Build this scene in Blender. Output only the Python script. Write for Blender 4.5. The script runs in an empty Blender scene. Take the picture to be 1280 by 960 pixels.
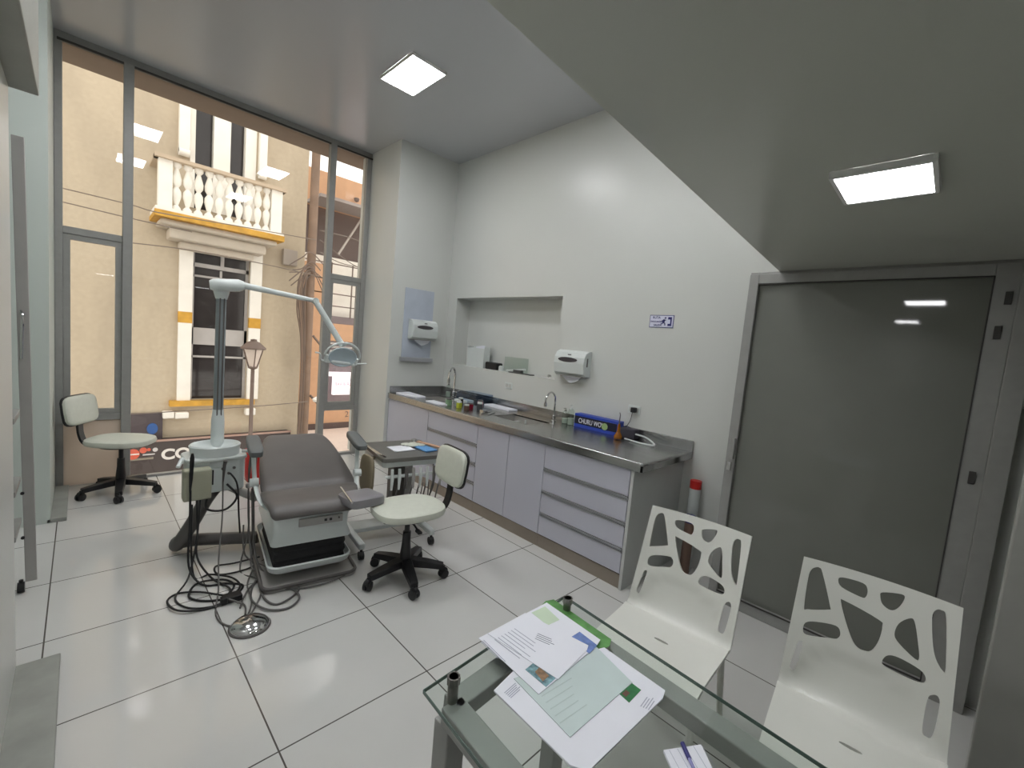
import bpy, bmesh, math, random
from mathutils import Vector, Matrix
from mathutils.geometry import delaunay_2d_cdt
random.seed(7)
PI = math.pi
S = bpy.context.scene
COL = S.collection

# ------------------------------------------------------------------ camera
FPX = 545.0
EYE = Vector((0, 0, 1.6))
yaw, pitch, roll = math.radians(44.9), math.radians(5.1), math.radians(5.1)
_f = Vector((math.sin(yaw)*math.cos(pitch), math.cos(yaw)*math.cos(pitch), -math.sin(pitch)))
_r = Vector((math.cos(yaw), -math.sin(yaw), 0)); _u = _r.cross(_f)
RT = _r*math.cos(roll) + _u*math.sin(roll)
UP = -_r*math.sin(roll) + _u*math.cos(roll)
cam = bpy.data.cameras.new('camera'); cam.sensor_width = 36; cam.lens = FPX*36/1280; cam.clip_start = .02; cam.clip_end = 200
co = bpy.data.objects.new('camera', cam); COL.objects.link(co)
M = Matrix((RT, UP, -_f)).transposed().to_4x4(); M.translation = EYE
co.matrix_world = M
S.camera = co

def ray(x, y): return RT*((x-640)/FPX) + UP*(-(y-480)/FPX) + _f
def gz(x, y, z=0.0):                       # photo point on a level plane
    d = ray(x, y); return EYE + d*((z-EYE.z)/d.z)
def gx(x, y, X):                           # on a plane across X
    d = ray(x, y); return EYE + d*(X/d.x)
def gy(x, y, Y):                           # on a plane across Y
    d = ray(x, y); return EYE + d*(Y/d.y)

# ------------------------------------------------------------------ materials
def lin(c):
    c = c/255.0
    return c/12.92 if c <= .04045 else ((c+.055)/1.055)**2.4
def rgb(r, g, b): return (lin(r), lin(g), lin(b), 1)
MATS = {}
def mat(name, c, rough=.5, metal=0.0, var=.05, scale=6.0, bump=0.0, spec=.5, coat=0.0, stretch=None):
    m = bpy.data.materials.new(name); m.use_nodes = True; nt = m.node_tree; N = nt.nodes; Lk = nt.links
    b = N['Principled BSDF']
    b.inputs['Roughness'].default_value = rough; b.inputs['Metallic'].default_value = metal
    b.inputs['Specular IOR Level'].default_value = spec; b.inputs['Coat Weight'].default_value = coat
    tc = N.new('ShaderNodeTexCoord'); mp = N.new('ShaderNodeMapping'); nz = N.new('ShaderNodeTexNoise')
    if stretch: mp.inputs['Scale'].default_value = stretch
    nz.inputs['Scale'].default_value = scale; nz.inputs['Detail'].default_value = 4
    Lk.new(tc.outputs['Object'], mp.inputs['Vector']); Lk.new(mp.outputs['Vector'], nz.inputs['Vector'])
    cr = N.new('ShaderNodeValToRGB')
    cr.color_ramp.elements[0].position = .3; cr.color_ramp.elements[1].position = .7
    cr.color_ramp.elements[0].color = tuple(max(0, v*(1-var)) for v in c[:3])+(1,)
    cr.color_ramp.elements[1].color = tuple(min(1, v*(1+var)) for v in c[:3])+(1,)
    Lk.new(nz.outputs['Fac'], cr.inputs['Fac']); Lk.new(cr.outputs['Color'], b.inputs['Base Color'])
    if bump:
        bp = N.new('ShaderNodeBump'); bp.inputs['Strength'].default_value = bump; bp.inputs['Distance'].default_value = .01
        Lk.new(nz.outputs['Fac'], bp.inputs['Height']); Lk.new(bp.outputs['Normal'], b.inputs['Normal'])
    MATS[name] = m; return m
def emis(name, c, s):
    m = bpy.data.materials.new(name); m.use_nodes = True; b = m.node_tree.nodes['Principled BSDF']
    b.inputs['Base Color'].default_value = c; b.inputs['Emission Color'].default_value = c
    b.inputs['Emission Strength'].default_value = s; MATS[name] = m; return m
def sheet_glass(name, tint, ior=1.5, rough=0.0, boost=0.0):
    m = bpy.data.materials.new(name); m.use_nodes = True; nt = m.node_tree; N = nt.nodes; Lk = nt.links
    N.remove(N['Principled BSDF']); out = N['Material Output']
    t = N.new('ShaderNodeBsdfTransparent'); t.inputs['Color'].default_value = tint
    g = N.new('ShaderNodeBsdfGlossy'); g.inputs['Roughness'].default_value = rough
    fr = N.new('ShaderNodeFresnel'); fr.inputs['IOR'].default_value = ior
    ad = N.new('ShaderNodeMath'); ad.operation = 'ADD'; ad.inputs[1].default_value = boost; ad.use_clamp = True
    mx = N.new('ShaderNodeMixShader')
    ge = N.new('ShaderNodeNewGeometry'); iv = N.new('ShaderNodeMath'); iv.operation = 'SUBTRACT'; iv.inputs[0].default_value = 1
    ml = N.new('ShaderNodeMath'); ml.operation = 'MULTIPLY'      # reflect on outer faces only
    Lk.new(ge.outputs['Backfacing'], iv.inputs[1]); Lk.new(fr.outputs['Fac'], ad.inputs[0]); Lk.new(ad.outputs[0], ml.inputs[0]); Lk.new(iv.outputs[0], ml.inputs[1]); Lk.new(ml.outputs[0], mx.inputs['Fac'])
    Lk.new(t.outputs['BSDF'], mx.inputs[1]); Lk.new(g.outputs['BSDF'], mx.inputs[2]); Lk.new(mx.outputs[0], out.inputs['Surface'])
    MATS[name] = m; return m

wall_m = mat('wall_paint', rgb(203, 205, 201), .31, var=.012, scale=1.5, spec=.45)
greenwall_m = mat('pillar_paint', rgb(196, 204, 198), .45, var=.015, scale=2)
ceil_m = mat('ceiling_paint', rgb(188, 190, 194), .22, var=.01, scale=1, spec=.5)
soffit_m = mat('soffit_paint', rgb(190, 192, 182), .2, var=.015, scale=2.0, spec=.5)
alu_m = mat('grey_aluminium', rgb(150, 150, 147), .42, metal=.1, var=.04, scale=20)
alu_d = mat('dark_gasket', rgb(60, 58, 56), .6)
steel_m = mat('brushed_steel', rgb(178, 178, 178), .27, metal=1, var=.05, scale=14, stretch=(1, .08, 1))
chrome_m = mat('chrome', rgb(205, 205, 205), .12, metal=1)
cab_m = mat('lilac_laminate', rgb(190, 191, 203), .25, var=.01, scale=3)
cabside_m = mat('grey_side_laminate', rgb(196, 199, 197), .35, var=.02)
handle_m = mat('grooved_handle_metal', rgb(172, 173, 178), .35, metal=.4)
toe_m = mat('toe_kick_metal', rgb(150, 140, 130), .35, metal=.6)
black_m = mat('black_plastic', rgb(22, 22, 25), .4)
blackrub_m = mat('black_rubber', rgb(26, 26, 28), .6)
vinylw_m = mat('white_vinyl', rgb(205, 208, 196), .45, var=.03, bump=.02, scale=30)
vinylg_m = mat('grey_vinyl', rgb(94, 90, 88), .42, var=.06, scale=7, bump=.12)
padg_m = mat('grey_pad', rgb(98, 102, 103), .5)
white_m = mat('white_plastic', rgb(208, 214, 212), .3, var=.02)
enamel_m = mat('pale_enamel', rgb(218, 225, 224), .28, var=.02, coat=.2)
cream_m = mat('cream_plastic', rgb(168, 168, 148), .4)
tan_m = mat('tan_pad', rgb(150, 138, 115), .55)
tube_m = mat('dark_grey_tube', rgb(95, 92, 90), .4)
palearm_m = mat('pale_grey_metal', rgb(165, 163, 160), .4)
hose_m = mat('grey_hose', rgb(96, 94, 92), .5)
red_m = mat('red_plastic', rgb(196, 36, 32), .4)
paper_m = mat('white_paper', rgb(226, 228, 236), .7, var=.015, scale=9)
ink_m = mat('grey_ink', rgb(165, 170, 185), .8)
blue_m = mat('blue_print', rgb(36, 66, 168), .45)
navy_m = mat('navy_ink', rgb(32, 30, 105), .5)
skin_chair = mat('chair_plastic', rgb(216, 217, 210), .28, var=.015)
slate_m = mat('cement_curb', rgb(146, 148, 142), .6, var=.12, scale=8, bump=.1)
amber_m = mat('amber_glass', rgb(140, 84, 14), .15)

def floor_material():
    m = bpy.data.materials.new('porcelain_tile'); m.use_nodes = True; nt = m.node_tree; N = nt.nodes; Lk = nt.links
    b = N['Principled BSDF']; b.inputs['Roughness'].default_value = .07; b.inputs['Specular IOR Level'].default_value = .62
    tc = N.new('ShaderNodeTexCoord'); mp = N.new('ShaderNodeMapping')
    mp.inputs['Location'].default_value = (.125, -1.60, 0)
    br = N.new('ShaderNodeTexBrick'); br.offset = 0; br.squash = 1
    br.inputs['Scale'].default_value = 1; br.inputs['Mortar Size'].default_value = .0034; br.inputs['Mortar Smooth'].default_value = .2
    br.inputs['Brick Width'].default_value = .657; br.inputs['Row Height'].default_value = .630; br.inputs['Bias'].default_value = 0
    br.inputs['Color1'].default_value = rgb(205, 205, 202); br.inputs['Color2'].default_value = rgb(208, 208, 205)
    br.inputs['Mortar'].default_value = rgb(92, 88, 84)
    nz = N.new('ShaderNodeTexNoise'); nz.inputs['Scale'].default_value = 2.2; nz.inputs['Detail'].default_value = 5
    mx = N.new('ShaderNodeMix'); mx.data_type = 'RGBA'; mx.blend_type = 'MULTIPLY'; mx.inputs['Factor'].default_value = .10
    Lk.new(tc.outputs['Object'], mp.inputs['Vector']); Lk.new(mp.outputs['Vector'], br.inputs['Vector']); Lk.new(tc.outputs['Object'], nz.inputs['Vector'])
    Lk.new(br.outputs['Color'], mx.inputs['A']); Lk.new(nz.outputs['Fac'], mx.inputs['B']); Lk.new(mx.outputs['Result'], b.inputs['Base Color'])
    bp = N.new('ShaderNodeBump'); bp.invert = True; bp.inputs['Strength'].default_value = .3; bp.inputs['Distance'].default_value = .002
    Lk.new(br.outputs['Fac'], bp.inputs['Height']); Lk.new(bp.outputs['Normal'], b.inputs['Normal'])
    return m
floor_m = floor_material()

def stucco(name, c, dirt, scale=1.2):
    m = mat(name, c, .85, var=.05, scale=14, bump=.15); nt = m.node_tree; N = nt.nodes; Lk = nt.links
    b = N['Principled BSDF']; src = b.inputs['Base Color'].links[0].from_socket
    tc = N.new('ShaderNodeTexCoord'); mp = N.new('ShaderNodeMapping'); mp.inputs['Scale'].default_value = (1.0, 1, .35)
    nz = N.new('ShaderNodeTexNoise'); nz.inputs['Scale'].default_value = scale; nz.inputs['Detail'].default_value = 8
    cr = N.new('ShaderNodeValToRGB'); cr.color_ramp.elements[0].position = .46; cr.color_ramp.elements[1].position = .72
    mx = N.new('ShaderNodeMix'); mx.data_type = 'RGBA'; mx.inputs['B'].default_value = dirt
    sc = N.new('ShaderNodeMath'); sc.operation = 'MULTIPLY'; sc.inputs[1].default_value = .45
    Lk.new(tc.outputs['Object'], mp.inputs['Vector']); Lk.new(mp.outputs['Vector'], nz.inputs['Vector']); Lk.new(nz.outputs['Fac'], cr.inputs['Fac'])
    Lk.new(cr.outputs['Color'], sc.inputs[0]); Lk.new(sc.outputs[0], mx.inputs['Factor']); Lk.new(src, mx.inputs['A']); Lk.new(mx.outputs['Result'], b.inputs['Base Color'])
    return m

# ------------------------------------------------------------------ geometry helpers
def smooth_path(P, closed=False, k=6):
    P = [Vector(p) for p in P]; n = len(P); out = []
    rng = range(n) if closed else range(n-1)
    for i in rng:
        if closed: a, b, c, d = P[(i-1) % n], P[i], P[(i+1) % n], P[(i+2) % n]
        else: a, b, c, d = P[max(i-1, 0)], P[i], P[i+1], P[min(i+2, n-1)]
        for j in range(k):
            t = j/k
            out.append(.5*((2*b)+(c-a)*t+(2*a-5*b+4*c-d)*t*t+(3*b-a-3*c+d)*t**3))
    if not closed: out.append(P[-1])
    return out
class MB:
    def __init__(s): s.v = []; s.f = []; s.sm = []
    def add(s, V, F, smooth=False, m=None):
        n = len(s.v)
        for p in V:
            p = Vector(p); s.v.append(m @ p if m else p)
        for f in F: s.f.append([i+n for i in f]); s.sm.append(smooth)
        return s
    def box(s, x0, x1, y0, y1, z0, z1, m=None):
        x0, x1 = sorted((x0, x1)); y0, y1 = sorted((y0, y1)); z0, z1 = sorted((z0, z1))
        V = [(x0, y0, z0), (x1, y0, z0), (x1, y1, z0), (x0, y1, z0), (x0, y0, z1), (x1, y0, z1), (x1, y1, z1), (x0, y1, z1)]
        return s.add(V, [(3, 2, 1, 0), (4, 5, 6, 7), (0, 1, 5, 4), (1, 2, 6, 5), (2, 3, 7, 6), (3, 0, 4, 7)], m=m)
    def prism(s, poly, z0, z1, m=None):            # poly in xy, extruded in z
        n = len(poly)
        a = sum(poly[i][0]*poly[(i+1) % n][1]-poly[(i+1) % n][0]*poly[i][1] for i in range(n))
        if a < 0: poly = poly[::-1]
        V = [(p[0], p[1], z0) for p in poly]+[(p[0], p[1], z1) for p in poly]
        F = [tuple(range(n))[::-1], tuple(range(n, 2*n))]+[(i, (i+1) % n, n+(i+1) % n, n+i) for i in range(n)]
        return s.add(V, F, m=m)
    def tube(s, P, r, closed=False, n=8, m=None, smooth=True, flat=None):
        P = [Vector(p) for p in P]; L = len(P); rs = r if isinstance(r, (list, tuple)) else [r]*L
        T = []
        for i in range(L):
            if closed: t = P[(i+1) % L]-P[i-1]
            else: t = P[min(i+1, L-1)]-P[max(i-1, 0)]
            T.append(t.normalized() if t.length > 1e-9 else Vector((0, 0, 1)))
        up = Vector((0, 0, 1)) if abs(T[0].z) < .9 else Vector((1, 0, 0))
        nrm = (up - T[0]*up.dot(T[0])).normalized(); V = []
        for i in range(L):
            nrm = (nrm - T[i]*nrm.dot(T[i]))
            nrm = nrm.normalized() if nrm.length > 1e-6 else T[i].orthogonal().normalized()
            bn = T[i].cross(nrm)
            for k in range(n):
                a = 2*PI*k/n
                V.append(P[i]+nrm*math.cos(a)*rs[i]*(flat or 1)+bn*math.sin(a)*rs[i])
        F = []
        for i in range(L if closed else L-1):
            for k in range(n):
                a = i*n+k; b = i*n+(k+1) % n; c = ((i+1) % L)*n+(k+1) % n; d = ((i+1) % L)*n+k
                F.append((a, b, c, d))
        if not closed: F += [tuple(range(n))[::-1], tuple((L-1)*n+k for k in range(n))]
        return s.add(V, F, smooth, m)
    def cable(s, P, r, closed=False, k=6, n=8): return s.tube(smooth_path(P, closed, k), r, closed, n)
    def bar(s, a, b, w, h=None):                   # rectangular bar a->b
        a = Vector(a); b = Vector(b); h = h or w; t = (b-a).normalized()
        up = Vector((0, 0, 1)) if abs(t.z) < .95 else Vector((0, 1, 0))
        x = t.cross(up).normalized(); y = x.cross(t)
        V = []
        for p in (a, b):
            for i, j in ((-1, -1), (1, -1), (1, 1), (-1, 1)): V.append(p+x*i*w/2+y*j*h/2)
        return s.add(V, [(0, 1, 2, 3), (7, 6, 5, 4), (0, 4, 5, 1), (1, 5, 6, 2), (2, 6, 7, 3), (3, 7, 4, 0)])
    def lathe(s, prof, c=(0, 0, 0), n=24, m=None, sx=1, sy=1, smooth=True):
        c = Vector(c); V = []; F = []; L = len(prof)
        for r, z in prof:
            for k in range(n):
                a = 2*PI*k/n; V.append((c.x+r*math.cos(a)*sx, c.y+r*math.sin(a)*sy, c.z+z))
        for i in range(L-1):
            for k in range(n):
                F.append((i*n+k, i*n+(k+1) % n, (i+1)*n+(k+1) % n, (i+1)*n+k))
        if prof[0][0] > 1e-4: F.append(tuple(range(n))[::-1])
        if prof[-1][0] > 1e-4: F.append(tuple((L-1)*n+k for k in range(n)))
        return s.add(V, F, smooth, m)
    def cyl(s, c, r, h, n=20, m=None): return s.lathe([(r, 0), (r, h)], c, n, m, smooth=True)
    def rbox(s, cx, cy, cz, w, d, h, m=None, rad=.25, nn=5, puff=.35):   # soft cushion: superellipsoid
        V = []; F = []; nu, nv = 32, 10
        for j in range(nv+1):
            ph = -PI/2+PI*j/nv
            cz_, sz_ = math.copysign(abs(math.cos(ph))**puff, math.cos(ph)), math.copysign(abs(math.sin(ph))**puff, math.sin(ph))
            for i in range(nu):
                th = 2*PI*i/nu
                cx_ = math.copysign(abs(math.cos(th))**rad, math.cos(th)); sx_ = math.copysign(abs(math.sin(th))**rad, math.sin(th))
                V.append((cx+w/2*cx_*cz_, cy+d/2*sx_*cz_, cz+h/2*sz_))
        for j in range(nv):
            for i in range(nu):
                F.append((j*nu+i, j*nu+(i+1) % nu, (j+1)*nu+(i+1) % nu, (j+1)*nu+i))
        return s.add(V, F, True, m)
    def build(s, name, m, parent=None, world=False, bevel=0, auto=True, seg=2):
        me = bpy.data.meshes.new(name)
        V = s.v
        loc = Vector((0, 0, 0))
        if parent is not None and world:
            W = wm(parent).inverted(); V = [W @ p for p in V]
        if parent is None:
            xs = [p.x for p in V]; ys = [p.y for p in V]; zs = [p.z for p in V]
            loc = Vector(((min(xs)+max(xs))/2, (min(ys)+max(ys))/2, min(zs))) if name not in KEEP_ORIGIN else loc
            V = [p-loc for p in V]
        me.from_pydata([tuple(p) for p in V], [], s.f)
        bm = bmesh.new(); bm.from_mesh(me)
        bmesh.ops.remove_doubles(bm, verts=bm.verts, dist=1e-6)
        bmesh.ops.recalc_face_normals(bm, faces=bm.faces); bm.to_mesh(me); bm.free()
        if auto:
            any_s = any(s.sm)
            if any_s:
                for p in me.polygons: p.use_smooth = True
                bm = bmesh.new(); bm.from_mesh(me)
                for e in bm.edges:
                    if len(e.link_faces) == 2 and e.calc_face_angle(0) > math.radians(38): e.smooth = False
                bm.to_mesh(me); bm.free()
        o = bpy.data.objects.new(name, me); COL.objects.link(o); me.materials.append(m)
        o.location = loc
        if parent is not None: o.parent = parent
        if bevel:
            b = o.modifiers.new('bevel', 'BEVEL'); b.width = bevel; b.segments = seg; b.limit_method = 'ANGLE'; b.angle_limit = math.radians(40)
            b.harden_normals = False
        return o
KEEP_ORIGIN = {'floor'}
def wm(o):
    m = Matrix.LocRotScale(o.location, o.rotation_euler, o.scale)
    return wm(o.parent) @ m if o.parent else m
def tag(o, label, cat, group=None):
    o['label'] = label; o['category'] = cat
    if group: o['group'] = group
    return o
def thing(name, label, cat, loc=(0, 0, 0), rz=0, group=None):
    o = bpy.data.objects.new(name, None); COL.objects.link(o); o.location = loc; o.rotation_euler = (0, 0, rz)
    o.empty_display_size = .1
    return tag(o, label, cat, group)
def struct(name, mb, m, bevel=0):
    o = mb.build(name, m, bevel=bevel); o['kind'] = 'structure'; return o
def dup(root, loc, rz, label, group=None):
    r = root.copy(); COL.objects.link(r); r.location = loc; r.rotation_euler = (0, 0, rz); r['label'] = label
    if group: r['group'] = group
    for ch in list(root.children):
        c = ch.copy(); COL.objects.link(c); c.parent = r
        for g in list(ch.children):
            d = g.copy(); COL.objects.link(d); d.parent = c
    return r
def text(body, size, origin, xdir, ydir, m, parent=None, name='lettering', depth=.001, font_scale=(1, 1), bold=0.0, align='LEFT'):
    cu = bpy.data.curves.new(name, 'FONT'); cu.body = body; cu.size = size; cu.extrude = depth; cu.align_x = align; cu.offset = bold
    t = bpy.data.objects.new(name, cu)
    COL.objects.link(t); dg = bpy.context.evaluated_depsgraph_get(); dg.update()
    me = bpy.data.meshes.new_from_object(t.evaluated_get(dg)); bpy.data.objects.remove(t)
    x = Vector(xdir).normalized(); y = Vector(ydir).normalized(); z = x.cross(y)
    W = Matrix((x*font_scale[0], y*font_scale[1], z)).transposed().to_4x4(); W.translation = Vector(origin)
    mb = MB(); mb.add([W @ v.co for v in me.vertices], [tuple(p.vertices) for p in me.polygons])
    return mb.build(name, m, parent, world=True, auto=False)
def vadd(mb_box, *a): return mb_box

# ------------------------------------------------------------------ room shell
XW = 3.39; YD = 4.69; YW = 5.39; HC = 3.80; HS = 2.20; XR = 2.58; XL = -.16
struct('floor', MB().prism([(-1.5, -2.2), (4.4, -2.2), (4.4, YW+.06), (-1.5, YW+.06)], -.12, 0), floor_m)
struct('ceiling', MB().box(-1.5, 4.4, .4, YW+.06, HC, HC+.15), ceil_m)
# low mezzanine ceiling with a slightly oblique edge
sf = MB(); sf.prism([(-1.5, .52), (XW, .86), (4.4, .9), (4.4, -2.2), (-1.5, -2.2)], HS, HS+.22)
struct('ceiling_low', sf, soffit_m)
struct('wall_mezzanine', MB().prism([(-1.5, .40), (4.4, .76), (4.4, .64), (-1.5, .28)], HS+.22, HC+.15), wall_m)
# counter wall with niche
n0, n1, nz0, nz1 = 2.80, 4.52, 1.29, 2.125
w = MB()
w.box(XW, XW+.35, .9, n0, 0, HC); w.box(XW, XW+.35, n1, YW+.05, 0, HC)
w.box(XW, XW+.35, n0, n1, 0, nz0); w.box(XW, XW+.35, n0, n1, nz1, HC); w.box(XW+.22, XW+.35, n0, n1, nz0, nz1)
struct('wall_right', w, wall_m)
# pillar with the dispenser: wall face across Y = YD, side face at XR
struct('wall_back', MB().box(XR, XW, YD, YW+.25, 0, HC), wall_m)
# left pillar, recess, near wall
struct('wall_left', MB().box(-1.2, XL, 4.50, YW+.25, 0, HC), greenwall_m)
struct('wall_recess', MB().box(-1.35, -1.2, 2.4, YW+.25, 0, HC), greenwall_m)
struct('wall_near', MB().box(-1.2, -.20, -2.2, 2.68, 0, HC), wall_m)
struct('baseboard_left', MB().box(XL-.02, XL+.085, 4.50, YW-.06, 0, .03), slate_m, .004)
struct('baseboard_near', MB().box(-.22, -.065, -2.0, 2.68, 0, .03), slate_m, .004)
struct('trim_1', MB().box(-.205, -.12, 1.9, 2.70, 2.42, HC-.01), mat('grey_casing', rgb(150, 151, 143), .5), .004)
# door wall: recess wall behind, return wall to the right of the glass door, wall behind the camera
XD = 3.10
struct('wall_door', MB().box(XD+.09, XW+.5, -2.2, -.16, 0, HS), wall_m)
struct('wall_behind_door', MB().box(XW+.12, XW+.5, -.16, .9, 0, HS), wall_m)
struct('wall_camera_side', MB().box(-1.2, 4.0, -2.35, -2.2, 0, HC), wall_m)

# glass sliding door (setting)
d = MB()
y0, y1, zt = -.16, 1.0, 2.185
d.box(XD-.03, XD+.03, y1-.055, y1, 0, zt); d.box(XD-.03, XD+.03, y0, y0+.085, 0, zt)
d.box(XD-.03, XD+.03, y0+.085, y1-.055, zt-.06, zt); d.box(XD-.03, XD+.03, y0+.085, y1-.055, 0, .075)
frame = d.build('door_1', alu_m, bevel=.003); frame['kind'] = 'structure'
smoked = mat('smoked_door_glass', rgb(112, 114, 107), .045, var=.02, spec=.6)
MB().box(XD-.004, XD+.004, y0+.085, y1-.055, .075, zt-.06).build('door_pane', smoked, frame, world=True)
gk = MB()
gk.box(XD-.034, XD-.028, y0+.083, y0+.089, .075, zt-.06); gk.box(XD-.034, XD-.028, y0+.085, y1-.055, zt-.064, zt-.058); gk.box(XD-.034, XD-.028, y0+.085, y1-.055, .07, .078)
gk.build('gasket', alu_d, frame, world=True)
for yy, zz, nm in ((y1-.028, .93, 'lock'), (y0+.03, 2.02, 'hinge'), (y0+.045, 1.86, 'hinge'), (y0+.04, 1.16, 'hinge')):
    MB().box(XD-.042, XD-.028, yy-.012, yy+.012, zz-.03, zz+.03).build(nm, alu_d if nm != 'lock' else chrome_m, frame, world=True, bevel=.002)
MB().box(XD-.05, XD-.028, y1-.05, y1-.03, .98, 1.12).build('pull_handle', alu_m, frame, world=True, bevel=.004)
t2 = MB(); t2.box(XD-.04, XD+.09, -.235, -.16, 0, HS); t2.box(XD-.02, XD+.04, -.16, 1.0, zt, HS)
struct('trim_2', t2, alu_m, .003)
# dark frame of the nearer door at the right edge
# leaf of the nearer door, standing open at the right edge
_d = ray(1240, 800); _d = _d*(2.2/math.hypot(_d.x, _d.y)); ex, ey = _d.x, _d.y
dk = MB(); dk.box(ex, ex+.045, ey-.70, ey, .01, HS-.002)
struct('door_2', dk, mat('dark_door_paint', rgb(160, 160, 155), .4), .004)

def translucent_panel():
    m = mat('pale_panel', rgb(222, 214, 206), .5, var=.03, scale=3); nt = m.node_tree; N = nt.nodes
    tr = N.new('ShaderNodeBsdfTranslucent'); tr.inputs['Color'].default_value = rgb(226, 216, 205); mx = N.new('ShaderNodeMixShader'); mx.inputs['Fac'].default_value = .5
    nt.links.new(N['Principled BSDF'].outputs[0], mx.inputs[1]); nt.links.new(tr.outputs[0], mx.inputs[2]); nt.links.new(mx.outputs[0], N['Material Output'].inputs['Surface'])
    return m
# ------------------------------------------------------------------ window wall
WX1, WX2 = .30, 2.10; ZT = 2.235; ZL = .615
wf = MB(); a, b = YW, YW+.06
T0 = HC-.055
wf.box(XL, XR, a, b, T0, HC); wf.box(XL, XL+.05, a, b, 0, T0); wf.box(XR-.06, XR, a, b, 0, T0)
wf.box(WX1-.035, WX1+.035, a-.02, b, 0, T0); wf.box(WX2-.035, WX2+.035, a-.02, b, 0, T0)
for zz, hh_ in ((ZT, .03), (ZL, .03)):
    wf.box(XL+.05, WX1-.035, a, b, zz-hh_, zz+hh_); wf.box(WX2+.035, XR-.06, a, b, zz-hh_, zz+hh_)
wf.box(WX1+.035, WX2-.035, a, b, 0, .02); wf.box(WX2+.035, XR-.06, a, b, 0, .03)
win = wf.build('window_1', alu_m, bevel=.004); win['kind'] = 'structure'
sf = MB()      # inner sashes
for (xa, xb, za, zb) in ((XL+.05, WX1-.035, ZL+.03, ZT-.03), (WX2+.035, XR-.06, ZL+.03, ZT-.03)):
    t = .045
    sf.box(xa, xb, a+.01, b-.01, za, za+t); sf.box(xa, xb, a+.01, b-.01, zb-t, zb)
    sf.box(xa, xa+t, a+.01, b-.01, za+t, zb-t); sf.box(xb-t, xb, a+.01, b-.01, za+t, zb-t)
sf.build('sash', alu_m, win, world=True, bevel=.003)
pane_m = sheet_glass('clear_window_glass', (.93, .93, .92, 1), 1.55)
for (xa, xb, za, zb) in ((XL+.05, WX1-.035, ZT+.03, HC-.055), (XL+.09, WX1-.08, ZL+.07, ZT-.07), (WX1+.035, WX2-.035, .02, HC-.055),
                         (WX2+.035, XR-.06, ZT+.03, HC-.055), (WX2+.08, XR-.105, ZL+.07, ZT-.07), (WX2+.035, XR-.06, .03, ZL-.03)):
    MB().box(xa, xb, YW+.03, YW+.033, za, zb).build('pane', pane_m, win, world=True)
MB().box(XL+.05, WX1-.035, YW+.01, YW+.03, 0.0, ZL-.035).build('kick_panel', translucent_panel(), win, world=True)
MB().box(XL+.02, XR, YW-.012, YW, HC-.075, HC-.058).build('gasket', alu_d, win, world=True)
# overhang outside
struct('trim_3', MB().box(-3, 6.5, YW+.07, 6.02, HC+.0, HC+.5), mat('eave_brown', rgb(150, 132, 118), .7))

# ------------------------------------------------------------------ ceiling lights
lampm = emis('diffuser_light', (.985, .985, 1, 1), 21)
lamp2 = emis('diffuser_light_low', (.985, .985, 1, 1), 14)
frm = mat('lamp_frame_white', rgb(225, 225, 222), .4)
def panel(x, y, z, w, h, label, e, group='square ceiling lights'):
    t = thing('ceiling_light', label, 'ceiling light', (x, y, z), 0, group)
    f = MB(); e_ = .012
    f.box(-w/2-e_, w/2+e_, -h/2-e_, -h/2, -.022, 0); f.box(-w/2-e_, w/2+e_, h/2, h/2+e_, -.022, 0)
    f.box(-w/2-e_, -w/2, -h/2, h/2, -.022, 0); f.box(w/2, w/2+e_, -h/2, h/2, -.022, 0)
    f.build('frame', frm, t, bevel=.002)
    MB().box(-w/2, w/2, -h/2, h/2, -.02, -.001).build('diffuser', e, t)
    return t
panel(2.0, 3.52, HC, .31, .50, 'bright white square light on the high ceiling above the counter', lampm)
panel(.55, 3.55, HC, .31, .50, 'bright white light on the high ceiling above the dental unit, seen as a reflection', lampm)
panel(.52, 2.02, HC, .31, .50, 'bright white light on the high ceiling nearer the camera', lampm)
panel(2.0, 1.55, HC, .31, .50, 'bright white light on the high ceiling hidden behind the low soffit', lampm)
panel(1.735, .22, HS, .25, .215, 'bright white square light on the low ceiling in front of the glass door', lamp2)
panel(.30, .40, HS, .22, .17, 'bright white light on the low ceiling over the camera, mirrored in the glass door', lamp2)

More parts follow.
